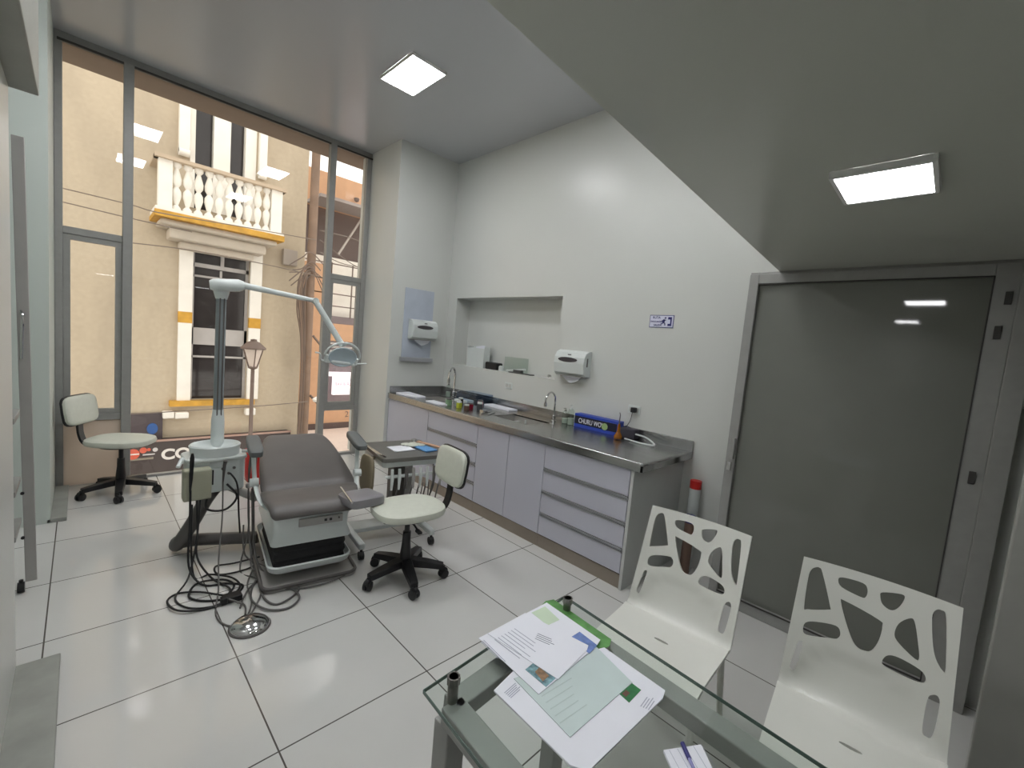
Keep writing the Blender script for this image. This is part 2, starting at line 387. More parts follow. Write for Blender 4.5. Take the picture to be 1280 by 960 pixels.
# ------------------------------------------------------------------ counter unit
XF = 2.62; YC0, YC1 = 1.37, YD-.005; ZC = .90
def cabinet(ya, yb, label, kind):
    t = thing('base_cabinet', label, 'cabinet', (3.0, (ya+yb)/2, 0), 0, 'base cabinets under the steel worktop')
    cc = MB(); zt_ = ZC-.057
    cc.box(XF+.02, XW-.005, ya+.001, ya+.019, .10, zt_); cc.box(XF+.02, XW-.005, yb-.019, yb-.001, .10, zt_)
    cc.box(XF+.02, XW-.005, ya+.019, yb-.019, .10, .118); cc.box(XW-.015, XW-.005, ya+.019, yb-.019, .118, zt_); cc.box(XF+.02, XF+.03, ya+.019, yb-.019, .118, zt_)
    cc.build('carcass', cabside_m, t, world=True)
    MB().box(XF+.012, XW-.02, ya+.001, yb-.001, 0, .098).build('toe_kick', toe_m, t, world=True)
    z0, z1 = .108, ZC-.062
    if kind in ('door', 'doors'):
        k = len(kind)-3
        for i in range(k):
            p, q = ya+(yb-ya)*i/k, ya+(yb-ya)*(i+1)/k
            MB().box(XF, XF+.018, p+.0025, q-.0025, z0, z1).build('door', cab_m, t, world=True, bevel=.0015)
    else:
        n = kind; zs = [z0+(z1-z0)*i/n for i in range(n+1)]
        for i in range(n):
            top = zs[i+1]
            dr = MB().box(XF, XF+.018, ya+.0025, yb-.0025, zs[i]+.002, top-.036).build('drawer', cab_m, t, world=True, bevel=.0015) if i < n-1 else MB().box(XF, XF+.018, ya+.0025, yb-.0025, zs[i]+.002, top).build('drawer', cab_m, t, world=True, bevel=.0015)
            if i < n-1:
                h = MB(); h.box(XF-.004, XF+.018, ya+.004, yb-.004, top-.034, top-.026); h.box(XF+.008, XF+.018, ya+.004, yb-.004, top-.026, top-.008); h.box(XF-.006, XF+.004, ya+.004, yb-.004, top-.010, top-.003)
                h.build('handle', handle_m, dr, world=True)
    return t
cabinet(1.43, 2.19, 'lilac four-drawer cabinet with grooved metal pulls, at the open right end', 4)
cabinet(2.19, 3.02, 'lilac two-door cabinet in the middle of the run, under the right sink', 'doors')
cabinet(3.02, 3.84, 'lilac drawer cabinet half hidden behind the instrument cart', 4)
cabinet(3.84, YC1, 'plain lilac cabinet with no visible pull, against the far pillar', 'door')
tag(MB().box(XF+.0, XW-.005, 1.405, 1.428, 0.0, ZC-.056).build('end_panel', cabside_m, bevel=.002), 'grey upright end panel closing the counter beside the glass door', 'panel')
# worktop with two sinks
wt = MB(); xf = XF-.018; ye = 1.345
s1 = (2.86, 3.16, 2.62, 3.10); s2 = (2.86, 3.16, 4.02, 4.42)
def slab(x0, x1, ya, yb): wt.box(x0, x1, ya, yb, ZC-.012, ZC)
slab(xf, s1[0], ye, YC1); slab(s1[1], XW-.004, ye, YC1)
slab(s1[0], s1[1], ye, s1[2]); slab(s1[0], s1[1], s1[3], s2[2]); slab(s1[0], s1[1], s2[3], YC1)
wt.box(xf, xf+.012, ye, YC1, ZC-.055, ZC-.012); wt.box(xf, XW-.004, ye, ye+.012, ZC-.055, ZC-.012)
wt.tube([(xf+.006, ye+.006, ZC-.001), (xf+.006, YC1, ZC-.001)], .008, n=10)
wt.tube([(xf+.006, ye+.006, ZC-.001), (XW-.01, ye+.006, ZC-.001)], .008, n=10)
W = wt.build('worktop', steel_m); tag(W, 'long stainless steel worktop with two sinks along the right wall', 'worktop')
sp = MB(); sp.box(XW-.02, XW-.004, ye, YC1, ZC, ZC+.085); sp.box(XR+.04, XW-.02, YC1-.016, YC1, ZC, ZC+.085)
sp.build('backsplash', steel_m, W, world=True, bevel=.003)
for s in (s1, s2):
    bs = MB(); e_ = .004; zb = ZC-.17
    bs.box(s[0], s[1], s[2], s[3], zb-.004, zb); bs.box(s[0]-e_, s[0], s[2], s[3], zb, ZC-.012); bs.box(s[1], s[1]+e_, s[2], s[3], zb, ZC-.012)
    bs.box(s[0], s[1], s[2]-e_, s[2], zb, ZC-.012); bs.box(s[0], s[1], s[3], s[3]+e_, zb, ZC-.012)
    bs.build('sink', MATS.get('satin_steel') or mat('satin_steel', rgb(190, 188, 184), .5, metal=.7), W, world=True)
tag(MB().cyl((2.93, 2.72, ZC-.17), .03, .035).tube([(2.93, 2.72, ZC-.14), (2.93, 2.72, ZC+.02)], .009).box(2.90, 2.96, 2.70, 2.74, ZC-.135, ZC-.12).build('drain_plug', white_m), 'white drain plug with upright stem standing in the right sink', 'plug')

def faucet(x, y, label, ang):
    t = thing('faucet', label, 'faucet', (x, y, ZC), ang, 'gooseneck faucets')
    MB().lathe([(.026, 0), (.026, .012), (.016, .018), (.014, .06), (.012, .065)]).build('base', chrome_m, t)
    P = [(0, 0, .05), (0, 0, .16)]
    for k in range(0, 11): 
        a_ = PI*k/10*1.05; P.append((-.075+.075*math.cos(a_), 0, .20+.085*math.sin(a_)))
    MB().cable(P, .0085).build('spout', chrome_m, t)
    e = P[-1]
    MB().cyl((e[0], 0, e[2]-.035), .015, .036).build('nozzle', chrome_m, t)
    MB().bar((0, .0, .045), (0, -.055, .075), .012).cyl((0, -.0, .03), .018, .03).build('lever', chrome_m, t, bevel=.002)
    return t
faucet(3.26, 2.66, 'chrome gooseneck faucet over the right sink, beside the soap bottles', .05)
fz = faucet(3.21, 4.20, 'chrome gooseneck faucet over the far left sink, near the corner', .55); fz.scale = (1.3, 1.3, 1.3)

# paper towel dispensers
def dispenser(loc, rz, label):
    t = thing('paper_towel_dispenser', label, 'paper towel dispenser', loc, rz, 'white paper towel dispensers')
    # local: back at y=0, front towards -y
    prof = [(0, -.115), (-.075, -.115), (-.105, -.09), (-.118, 0), (-.112, .06), (-.085, .105), (-.04, .125), (0, .125)]
    V = []; n = len(prof); w_ = .178
    for x in (-w_, -w_*.985, w_*.985, w_):
        k = .95 if abs(x) == w_ else 1
        V += [(x, p[0]*k, p[1]*k) for p in prof]
    F = [tuple(range(n)), tuple(range(3*n, 4*n))[::-1]]
    for s_ in range(3):
        for i in range(n): F.append((s_*n+i, s_*n+(i+1) % n, (s_+1)*n+(i+1) % n, (s_+1)*n+i))
    mb = MB(); mb.add(V, F); mb.build('cover', white_m, t, bevel=.012, seg=4)
    el = [(.112*math.cos(2*PI*k/28), .023*math.sin(2*PI*k/28)) for k in range(28)]
    Mx = Matrix.Translation((-.012, -.1185, .035)) @ Matrix.Rotation(PI/2+.06, 4, 'X')
    MB().prism(el, -.002, .004, m=Mx).build('sight_window', mat('smoke_lens', rgb(70, 66, 70), .2) if 'smoke_lens' not in MATS else MATS['smoke_lens'], t)
    MB().box(w_-.001, w_+.003, -.07, -.055, -.02, .06).build('side_slot', tube_m, t, bevel=.001)
    MB().box(-.018, .018, -.113, -.106, .078, .088).build('logo_plate', mat('logo_grey', rgb(95, 95, 100), .5) if 'logo_grey' not in MATS else MATS['logo_grey'], t)
    MB().box(-.15, .15, -.10, -.0, -.122, -.113).build('outlet_lip', MATS['track_grey'] if 'track_grey' in MATS else alu_m, t, bevel=.002)
    P = [(-.115, -.125), (-.07, -.158), (-.01, -.190), (.035, -.178), (.085, -.156), (.11, -.125), (.11, -.112), (-.115, -.112)]
    Mx = Matrix.Translation((0, -.05, 0)) @ Matrix.Rotation(PI/2, 4, 'X')
    MB().prism(P, -.003, .003, m=Mx).build('paper_towel', paper_m, t, bevel=.002)
    return t
A = dispenser((XW, 2.56, 1.475), -PI/2, 'white paper towel dispenser on the right wall above the right faucet')
B = dup(A, ((2.78+3.2)/2, YD-.012, 1.68), 0, 'white paper towel dispenser mounted on the pale board beside the niche')
pb = thing('backing_board', 'pale bluish acrylic board on the pillar holding a towel dispenser', 'board', (2.95, YD, 1.29))
MB().box(2.745, 3.155, YD-.009, YD-.001, 1.34, 2.17).build('board', mat('pale_acrylic', rgb(182, 190, 203), .15), pb, world=True, bevel=.002)
MB().box(2.72, 3.17, YD-.05, YD-.009, 1.29, 1.34).build('ledge', handle_m, pb, world=True, bevel=.002)

# exit sign, sockets, valve
sg = thing('exit_route_sign', 'small white and blue route sign with running figure, on the right wall', 'sign', (XW, 1.735, 1.88))
def onwall(u0, u1, z0, z1, x0=.0, x1=.003): return MB().box(XW-x1, XW-x0, u0, u1, z0, z1)
ya, yb, za, zb = 1.628, 1.838, 1.848, 1.952
MB().box(XW-.004, XW-.0005, ya, yb, za, zb).build('plate', mat('sign_blue_edge', rgb(86, 90, 130), .4), sg, world=True)
MB().box(XW-.006, XW-.004, ya+.006, yb-.006, za+.006, zb-.006).build('face', mat('sign_white', rgb(212, 214, 232), .4), sg, world=True)
X_ = XW-.0065
for tx, zz, sz in (('RUTA', .074, .026), ('EVACUACIÓN', .044, .0175), ('SALIDA', .014, .021)):
    text(tx, sz, (X_, yb-.012-(.016 if tx == 'RUTA' else .0)-(.03 if tx == 'SALIDA' else 0), za+zz), (0, -1, 0), (0, 0, 1), navy_m, sg, depth=.0006, bold=.0006)
ic = MB()
ic.box(X_-.001, X_, ya+.016, ya+.028, za+.016, zb-.016); ic.box(X_-.001, X_, ya+.028, ya+.048, zb-.036, zb-.016); ic.box(X_-.001, X_, ya+.028, ya+.048, za+.016, za+.034)
ic.build('door_symbol', navy_m, sg, world=True)
fg = MB(); fx = X_-.0006
fg.tube([(fx, ya+0.0800, za+0.0680), (fx, ya+0.0864, za+0.0440)], .0085, n=8); fg.cyl((fx-.001, ya+0.0720, za+0.0752), .007, .004)
fg.lathe([(.001, -.007), (.007, 0), (.001, .007)], (fx, ya+0.0704, za+0.0816), 10)
fg.tube([(fx, ya+0.0864, za+0.0440), (fx, ya+0.0720, za+0.0360), (fx, ya+0.0704, za+0.0200)], .004); fg.tube([(fx, ya+0.0864, za+0.0440), (fx, ya+0.0976, za+0.0320), (fx, ya+0.1072, za+0.0304)], .004)
fg.tube([(fx, ya+0.0800, za+0.0656), (fx, ya+0.0944, za+0.0600), (fx, ya+0.1000, za+0.0496)], .003); fg.tube([(fx, ya+0.0800, za+0.0656), (fx, ya+0.0656, za+0.0608)], .003)
fg.build('running_figure', navy_m, sg, world=True)
def socket(y, z, label, nm='wall_socket', horiz=False):
    t = thing(nm, label, 'socket' if nm == 'wall_socket' else 'switch', (XW, y, z), 0)
    MB().box(-.008, 0, -.058, .058, -.036, .036).build('plate', white_m, t, bevel=.003)
    MB().box(-.011, -.008, -.045, -.005, -.02, .02).box(-.011, -.008, .005, .045, -.02, .02).build('insert', mat('insert_'+nm, rgb(190, 192, 188), .4), t, bevel=.001)
    return t
pz = gx(793, 512, XW)
socket(pz.y, pz.z, 'white wall socket with a black plug, right of the blue box')
pl = thing('power_plug', 'black plug pushed into the white wall socket', 'plug', (XW-.011, pz.y-.012, pz.z))
MB().box(-.045, 0, -.02, .02, -.022, .022).build('body', black_m, pl, bevel=.006)
(MB().cable([(XW-.05, pz.y-.012, pz.z-.02), (XW-.055, pz.y, pz.z-.10), (XW-.05, pz.y+.06, pz.z-.2), (XW-.07, pz.y+.02, ZC+.10), (XW-.05, pz.y-.06, ZC+.06), (XW-.09, pz.y-.13, ZC+.012), (XW-.20, pz.y-.08, ZC+.005), (XW-.25, pz.y+.0, ZC+.005)], .003).build('power_cord', blackrub_m, pl, world=True))
ps = gx(636, 482, XW); socket(ps.y, ps.z, 'small white switch plate low on the wall under the niche', 'light_switch')
pv = gx(688, 470, XW)
tag(MB().tube([(XW, pv.y, pv.z), (XW-.03, pv.y, pv.z)], .013).tube([(XW-.03, pv.y, pv.z-.015), (XW-.03, pv.y, pv.z+.015)], .006).build('water_valve', chrome_m), 'tiny chrome water valve on the wall left of the towel dispenser', 'valve')

# blue glove box
gb = thing('chlorine_box', 'long blue cardboard box with white lettering leaning on the steel splash', 'box', (3.25, 2.2, ZC), 0)
p0 = gz(721, 531, ZC); p1 = gz(776, 545, ZC)
dv = Vector((3.30-3.30, 1, 0))
by0, by1, bx0, bx1, bz = 1.955, 2.42, 3.27, 3.362, ZC+.125
MB().box(bx0, bx1, by0, by1, ZC+.001, bz).build('carton', blue_m, gb, world=True, bevel=.002)
MB().box(bx0-.002, bx0, by0+.01, by1-.004, ZC+.032, ZC+.104).build('front_print', mat('black_print', rgb(14, 16, 40), .4), gb, world=True)
MB().box(bx0-.001, bx1, by1, by1+.003, ZC+.002, bz-.002).build('side_flap', white_m, gb, world=True)
text('CHURU WOW', .062, (bx0-.003, by1-.05, ZC+.045), (0, -1, 0), (0, 0, 1), paper_m, gb, bold=.0006, font_scale=(.72, 1))
MB().lathe([(.001, -.002), (.03, -.002), (.03, .002), (.001, .002)], n=24, m=Matrix.Translation((bx0-.004, by0+.13, ZC+.06)) @ Matrix.Rotation(PI/2, 4, 'Y')).build('round_badge', mat('pale_green', rgb(150, 175, 120), .5), gb, world=True)
# amber alcohol lamp bottle
ab = thing('amber_dropper_bottle', 'amber oil bottle with long thin spout in front of the blue box', 'bottle', tuple(gz(772, 549, ZC)))
MB().lathe([(.028, 0), (.034, .01), (.034, .03), (.022, .05), (.014, .065), (.012, .11), (.008, .13)]).build('body', amber_m, ab)
MB().tube([(0, 0, .12), (0, 0, .17), (.002, .0, .205), (-.004, .004, .225)], [.006, .005, .004, .003]).build('spout', tube_m, ab)
tag(MB().box(3.28, 3.375, 1.80, 1.95, ZC+.001, ZC+.085).build('black_pouch', mat('dark_cloth', rgb(58, 56, 66), .8), bevel=.015, seg=3), 'dark grey pouch at the right end of the blue box', 'pouch')
tag(MB().cable([(3.30, 1.80, ZC+.05), (3.29, 1.70, ZC+.045), (3.28, 1.62, ZC+.012), (3.22, 1.60, ZC+.008), (3.20, 1.72, ZC+.008), (3.22, 1.85, ZC+.01)], .007).build('white_hose', white_m), 'short white hose lying behind the amber bottle', 'hose')
# soap bottles behind faucet
clear_m = sheet_glass('clear_plastic', (.86, .90, .88, 1), 1.45)
def soap(x, y, h, label, cap):
    t = thing('soap_bottle', label, 'bottle', (x, y, ZC), 0)
    MB().lathe([(.001, 0), (.03, .002), (.033, .012), (.033, h*.6), (.026, h*.75), (.012, h*.82)]).build('body', clear_m, t)
    MB().lathe([(.001, .004), (.027, .004), (.029, h*.35), (.001, h*.35)]).build('liquid', mat('liquid_'+str(h), rgb(168, 178, 168), .2), t)
    MB().cyl((0, 0, h*.80), .013, h*.06).tube([(0, 0, h*.84), (0, 0, h*.98), (-.03, 0, h*.98)], .005).build('pump', cap, t)
soap(3.29, 2.545, .15, 'squat clear soap bottle just right of the right faucet', chrome_m)
soap(3.28, 2.47, .19, 'taller clear pump bottle between the faucet and the blue box', white_m)
soap(3.20, 4.30, .18, 'clear soap bottle with grey cap at the far left sink', tube_m)

# paper stacks on the worktop
def stack(name, pts, z, h, m, label, cat='paper', group=None, bevel=0):
    mb = MB(); mb.prism([(p.x, p.y) for p in pts], z, z+h); o = mb.build(name, m, bevel=bevel); return tag(o, label, cat, group)
def quad(a, b, c, d, z): return [gz(*a, z), gz(*b, z), gz(*c, z), gz(*d, z)]
stack('napkin_stack', [Vector((2.66, 4.60)), Vector((2.86, 4.64)), Vector((2.84, 4.24)), Vector((2.70, 4.24))], ZC+.001, .02, paper_m, 'stack of white napkins at the far left end of the worktop', 'napkins', bevel=.004)
stack('paper_sheets', [Vector((2.68, 4.0)), Vector((2.80, 4.02)), Vector((2.80, 3.72)), Vector((2.67, 3.74))], ZC+.001, .012, paper_m, 'loose white paper sheets at the worktop edge before the jars', bevel=.002)
stack('gauze_pad', [Vector((3.20, 3.62)), Vector((3.33, 3.62)), Vector((3.33, 3.22)), Vector((3.20, 3.22))], ZC+.001, .02, paper_m, 'white paper pad against the splash right of the jars', 'pad', bevel=.003)
stack('folded_cloth', [Vector((3.05, 3.98)), Vector((3.2, 4.0)), Vector((3.2, 3.8)), Vector((3.04, 3.8))], ZC+.001, .03, white_m, 'small white folded cloth behind the jars', 'cloth', bevel=.008)
# jars in a clear organiser
jarcols = [('green glass jar', rgb(120, 150, 118), 2.80, 3.74, .035, .075), ('clear grey jar', rgb(150, 156, 150), 2.86, 3.66, .033, .07), ('yellow green jar', rgb(176, 184, 60), 2.80, 3.56, .03, .07),
           ('dark red jar', rgb(120, 24, 44), 2.88, 3.47, .03, .065), ('brown jar', rgb(92, 70, 58), 2.79, 3.42, .028, .06), ('dark grey jar', rgb(72, 74, 76), 2.93, 3.38, .03, .085), ('pink capped jar', rgb(188, 60, 110), 3.02, 3.48, .03, .09),
           ('black lidded jar', rgb(46, 50, 48), 2.96, 3.74, .028, .08)]
for i, (nm, c, x, y, r, h) in enumerate(jarcols):
    t = thing('specimen_jar', nm+' in the cluster at the middle of the worktop', 'jar', (x, y, ZC), 0, 'small jars on the worktop')
    MB().lathe([(.001, 0), (r*.95, .001), (r, .008), (r, h*.75), (r*.8, h*.82)]).build('body', mat('jar_'+str(i), c, .2), t)
    MB().lathe([(r*.85, h*.8), (r*.88, h), (.001, h)]).build('lid', white_m if i % 3 else tube_m, t)
cb = MB(); x0, x1, y0_, y1_, z0_, z1_ = 3.10, 3.34, 3.64, 4.0, ZC+.002, ZC+.115
cb.box(x0, x1, y0_, y1_, z0_, z0_+.004); cb.box(x0, x0+.003, y0_, y1_, z0_, z1_); cb.box(x1-.003, x1, y0_, y1_, z0_, z1_); cb.box(x0, x1, y0_, y0_+.003, z0_, z1_); cb.box(x0, x1, y1_-.003, y1_, z0_, z1_)
tag(cb.build('clear_organiser', sheet_glass('bluish_plastic', (.78, .83, .90, 1), 1.45)), 'clear bluish plastic organiser tub behind the jars', 'container')
tag(MB().box(2.84, 2.90, 3.22, 3.27, ZC+.001, ZC+.03).tube([(2.80, 3.2, ZC+.006), (2.98, 3.27, ZC+.006)], .005).tube([(2.83, 3.13, ZC+.006), (2.98, 3.20, ZC+.006)], .005).build('dental_tools', chrome_m), 'two chrome dental tools lying right of the jars', 'tool')

# niche objects
nb = thing('file_holder', 'white open file holder standing at the left of the wall niche', 'holder', (XW+.09, 4.25, nz0))
hh = MB(); ha, hb_, hx = 3.98, 4.30, XW+.06
hh.box(hx, hx+.004, ha, hb_, nz0, nz0+.235); hh.box(hx+.09, hx+.094, ha, hb_, nz0, nz0+.26); hh.box(hx, hx+.094, ha, ha+.004, nz0, nz0+.25); hh.box(hx, hx+.094, hb_-.004, hb_, nz0, nz0+.25); hh.box(hx, hx+.094, ha, hb_, nz0, nz0+.004)
hh.build('body', white_m, nb, world=True, bevel=.001)
for k in range(4): MB().box(hx+.02+.016*k, hx+.023+.016*k, ha+.02+.03*k, ha+.09+.05*k, nz0+.006, nz0+.27-.006*k).build('paper_sheet', paper_m, nb, world=True)
tag(MB().box(XW+.04, XW+.14, 3.72, 3.93, nz0+.001, nz0+.085).build('black_case', black_m, bevel=.015, seg=3), 'small black case lying in the wall niche beside the file holder', 'case')
tag(MB().lathe([(.001, 0), (.03, .002), (.03, .05), (.02, .06), (.001, .06)], (XW+.06, 3.66, nz0)).build('white_pot', white_m), 'tiny white pot right of the black case in the niche', 'pot')
cbx = MB(); cbx.box(XW+.10, XW+.19, 3.36, 3.66, nz0+.001, nz0+.17)
tag(cbx.build('clear_box', clear_m, bevel=.004), 'clear empty plastic box at the back of the niche', 'container')
tag(MB().box(XW+.02, XW+.09, 3.16, 3.50, nz0+.001, nz0+.012).box(XW+.035, XW+.08, 3.32, 3.44, nz0+.012, nz0+.04).build('small_tray', mat('tray_dark', rgb(78, 80, 80), .4), bevel=.003), 'small dark instrument tray at the right of the niche', 'tray')
tag(MB().tube([(XW+.05, 3.56, nz0+.014), (XW+.09, 3.30, nz0+.05)], .012).build('glove_roll', white_m), 'thin white roll lying across the niche tray', 'roll')

# paper rolls beside the counter
pr = thing('paper_roll', 'tall white wrapped paper roll with red cap beside the counter end', 'roll', (3.33, 1.27, 0))
MB().lathe([(.04, 0), (.04, .66)], (0, 0, 0)).build('tube', white_m, pr)
MB().lathe([(.042, .64), (.042, .70), (.001, .70)]).build('cap', red_m, pr)
MB().box(-.043, -.03, -.03, -.008, .30, .42).build('red_label', red_m, pr, bevel=.002)
pr2 = thing('paper_roll', 'shorter brown paper roll with blue end between counter and door', 'roll', (3.22, 1.235, 0))
MB().lathe([(.035, 0), (.035, .44)]).build('tube', mat('brown_wrap', rgb(120, 96, 84), .6), pr2)
MB().lathe([(.037, .41), (.037, .46), (.001, .46)]).build('cap', navy_m, pr2)

# ------------------------------------------------------------------ glass table
TZ = .76
bolt_m = mat('dark_bolt_steel', rgb(132, 130, 126), .3, metal=.8)
tb = thing('glass_table', 'glass-topped desk with square aluminium frame in the foreground', 'table', (.87, .3, 0))
tglass = sheet_glass('table_glass', (.93, .96, .945, 1), 1.5)
corners = [(.585, .795), (1.185, .84), (1.10, -.55), (.50, -.55)]
g_ = MB(); g_.prism(corners, TZ-.01, TZ); g_.build('glass_top', tglass, tb, world=True, bevel=.003)
eg = MB(); pts = [Vector((c[0], c[1], TZ-.005)) for c in corners]
for i in range(4): eg.bar(pts[i], pts[(i+1) % 4], .002, .009)
eg.build('glass_edge', mat('green_glass_edge', rgb(86, 106, 98), .1), tb, world=True)
fl = [Vector((.635, .745, TZ-.045)), Vector((1.125, .785, TZ-.045)), Vector((1.055, -.48, TZ-.045)), Vector((.565, -.48, TZ-.045))]
tf = MB()
for i in range(4): tf.bar(fl[i], fl[(i+1) % 4], .06, .045)
tf.build('frame', alu_m, tb, world=True, bevel=.004)
for p in fl:
    MB().box(p.x-.028, p.x+.028, p.y-.028, p.y+.028, 0, TZ-.068).build('leg', alu_m, tb, world=True, bevel=.004)
    bo = MB().lathe([(.013, -.022), (.013, .026)], (p.x, p.y, TZ), 16)
    bo.prism([(p.x+(.0145+.002*(k % 2))*math.cos(2*PI*k/20), p.y+(.0145+.002*(k % 2))*math.sin(2*PI*k/20)) for k in range(20)], TZ+.024, TZ+.042)
    bo.lathe([(.012, .042), (.006, .040), (.001, .036)], (p.x, p.y, TZ), 16)
    bo.build('standoff_bolt', bolt_m, tb, world=True)

# things on the table
def flat(name, px, z, h, m, parent=None, label=None, cat=None, group=None):
    mb = MB(); mb.prism([(p.x, p.y) for p in [gz(*q, TZ) for q in px]], z, z+h)
    if parent: return mb.build(name, m, parent, world=True)
    return tag(mb.build(name, m), label, cat, group)
def lines(parent, o, ux, uy, n, length, gap, z, m, name='text_lines', w=.0022):
    mb = MB(); o = Vector(o); ux = Vector(ux).normalized(); uy = Vector(uy).normalized()
    for i in range(n):
        L_ = length*(.7+.3*random.random()); a_ = o+uy*gap*i; p = [a_, a_+ux*L_, a_+ux*L_+uy*w, a_+uy*w]
        mb.prism([(v.x, v.y) for v in p], z, z+.0002)
    return mb.build(name, m, parent, world=True)
Z = TZ+.0008
gf = thing('green_folder', 'green printed folder lying lowest under the leaflets on the glass desk', 'folder', tuple(gz(710, 790, Z)))
flat('cover', [(682, 752), (692, 750), (764, 800), (762, 808), (690, 850), (640, 800), (672, 762)], Z, .0015, mat('green_print', rgb(86, 140, 74), .5, var=.3, scale=25), gf)
Z += .002
ws = thing('white_envelope', 'large white paper envelope with a green stamp, under the tinted sheet', 'envelope', tuple(gz(740, 880, Z)))
flat('sheet', [(617, 866), (641, 842), (755, 812), (831, 866), (828, 876), (735, 968), (712, 960)], Z, .004, paper_m, ws)
flat('stamp', [(774, 871), (789, 857), (801, 866), (786, 882)], Z+.0045, .0004, mat('stamp_green', rgb(34, 112, 62), .5, var=.2, scale=60), ws)
flat('seal', [(777, 871), (782, 866), (787, 870), (782, 875)], Z+.0052, .0003, mat('seal_brown', rgb(104, 72, 60), .6), ws)
c_ = gz(800, 885, Z); lines(ws, c_, gz(812, 868, Z)-gz(800, 885, Z), (gz(812, 890, Z)-gz(800, 885, Z)), 4, .05, .006, Z+.0045, ink_m)
c_ = gz(630, 868, Z); lines(ws, c_, gz(648, 852, Z)-gz(630, 868, Z), (gz(640, 876, Z)-gz(630, 868, Z)), 5, .05, .005, Z+.0045, ink_m)
Z += .0048
tn = thing('tinted_form', 'pale green-grey form sheet lying on the white envelope', 'paper', tuple(gz(715, 870, Z)))
flat('sheet', [(642, 852), (745, 812), (790, 857), (712, 926)], Z, .0012, mat('mint_paper', rgb(192, 207, 206), .5), tn)
lines(tn, gz(700, 905, Z), gz(765, 860, Z)-gz(700, 905, Z), gz(690, 890, Z)-gz(700, 905, Z), 6, .11, .02, Z+.0013, mat('mint_ink', rgb(178, 194, 192), .7))
Z += .002
lf = thing('leaflet', 'glossy leaflet with blue corner and sea photograph, beneath the white letter', 'leaflet', tuple(gz(680, 810, Z)))
flat('sheet', [(598, 802), (683, 757), (750, 804), (745, 812), (673, 873)], Z, .0012, paper_m, lf)
flat('photo', [(656, 842), (667, 833), (694, 853), (682, 864)], Z+.0014, .0004, mat('sea_photo', rgb(112, 150, 160), .4, var=.6, scale=70), lf)
flat('photo_boat', [(668, 845), (674, 839), (686, 850), (678, 857)], Z+.0019, .0002, mat('photo_brown', rgb(140, 110, 80), .5, var=.4, scale=90), lf)
flat('green_corner', [(664, 770), (681, 762), (699, 779), (684, 786)], Z+.0014, .0003, mat('mint_corner', rgb(196, 214, 190), .5), lf)
flat('blue_corner', [(713, 801), (724, 794), (746, 811), (736, 822)], Z+.0014, .0003, mat('blue_corner', rgb(104, 128, 186), .5, var=.2, scale=40), lf)
lines(lf, gz(601, 803, Z), gz(636, 838, Z)-gz(601, 803, Z), gz(607, 799, Z)-gz(601, 803, Z), 3, .10, .005, Z+.0014, ink_m)
Z += .0022
lt = thing('letter', 'topmost white letter sheet with grey print, on the leaflet pile', 'paper', tuple(gz(670, 810, Z)))
flat('sheet', [(609, 797), (656, 771), (735, 812), (733, 818), (697, 855)], Z, .001, paper_m, lt)
lines(lt, gz(618, 800, Z), gz(655, 828, Z)-gz(618, 800, Z), gz(636, 790, Z)-gz(618, 800, Z), 7, .11, .013, Z+.0012, ink_m)
lines(lt, gz(672, 792, Z), gz(705, 806, Z)-gz(672, 792, Z), gz(668, 800, Z)-gz(672, 792, Z), 4, .06, .008, Z+.0012, mat('dark_ink', rgb(120, 126, 140), .8))
Z = TZ+.0008
npd = thing('notepad', 'small white notepad at the bottom edge of the picture under a blue pen', 'notepad', tuple(gz(858, 950, Z)))
flat('sheets', [(829, 941), (876, 934), (900, 985), (852, 995)], Z, .006, paper_m, npd)
lines(npd, gz(836, 941, Z), gz(862, 990, Z)-gz(836, 941, Z), gz(876, 934, Z)-gz(836, 941, Z), 5, .09, .02, Z+.0062, ink_m, w=.001)
pn = thing('ballpoint_pen', 'clear ballpoint pen with dark blue cap lying on the notepad', 'pen', tuple(gz(860, 945, Z)))
p0 = gz(853, 929, Z+.012); p1 = gz(878, 985, Z+.010)
dirp = (p1-p0).normalized()
MB().tube([p0, p0+dirp*.035], .0048).build('cap', navy_m, pn, world=True)
MB().tube([p0+dirp*.035, p0+dirp*.13], .0036).build('barrel', mat('pen_barrel', rgb(150, 150, 200), .2), pn, world=True)

# ------------------------------------------------------------------ perforated plastic chairs
HOLES = [
 [(205,112),(222,105),(240,108),(252,130),(278,260),(270,275),(180,268),(165,255),(190,140)],
 [(318,157),(345,155),(420,180),(437,205),(430,232),(408,232),(330,190)],
 [(488,230),(498,217),(570,225),(585,240),(560,275),(530,285),(497,262)],
 [(688,310),(700,283),(722,282),(740,310),(740,490),(728,503),(702,460),(690,400)],
 [(155,345),(170,320),(215,320),(300,340),(318,370),(305,392),(270,390),(170,372)],
 [(325,247),(345,245),(480,320),(495,345),(480,400),(450,440),(420,443),(380,420),(350,350)],
 [(600,315),(622,325),(635,400),(640,465),(620,465),(560,410),(543,375),(560,335)],
 [(492,480),(515,458),(560,465),(640,505),(665,535),(655,557),(600,545),(505,503)],
 [(115,430),(135,395),(152,400),(140,440),(108,515),(90,512),(88,490)],
 [(670,620),(690,598),(712,603),(718,640),(692,760),(665,768),(650,740)]]
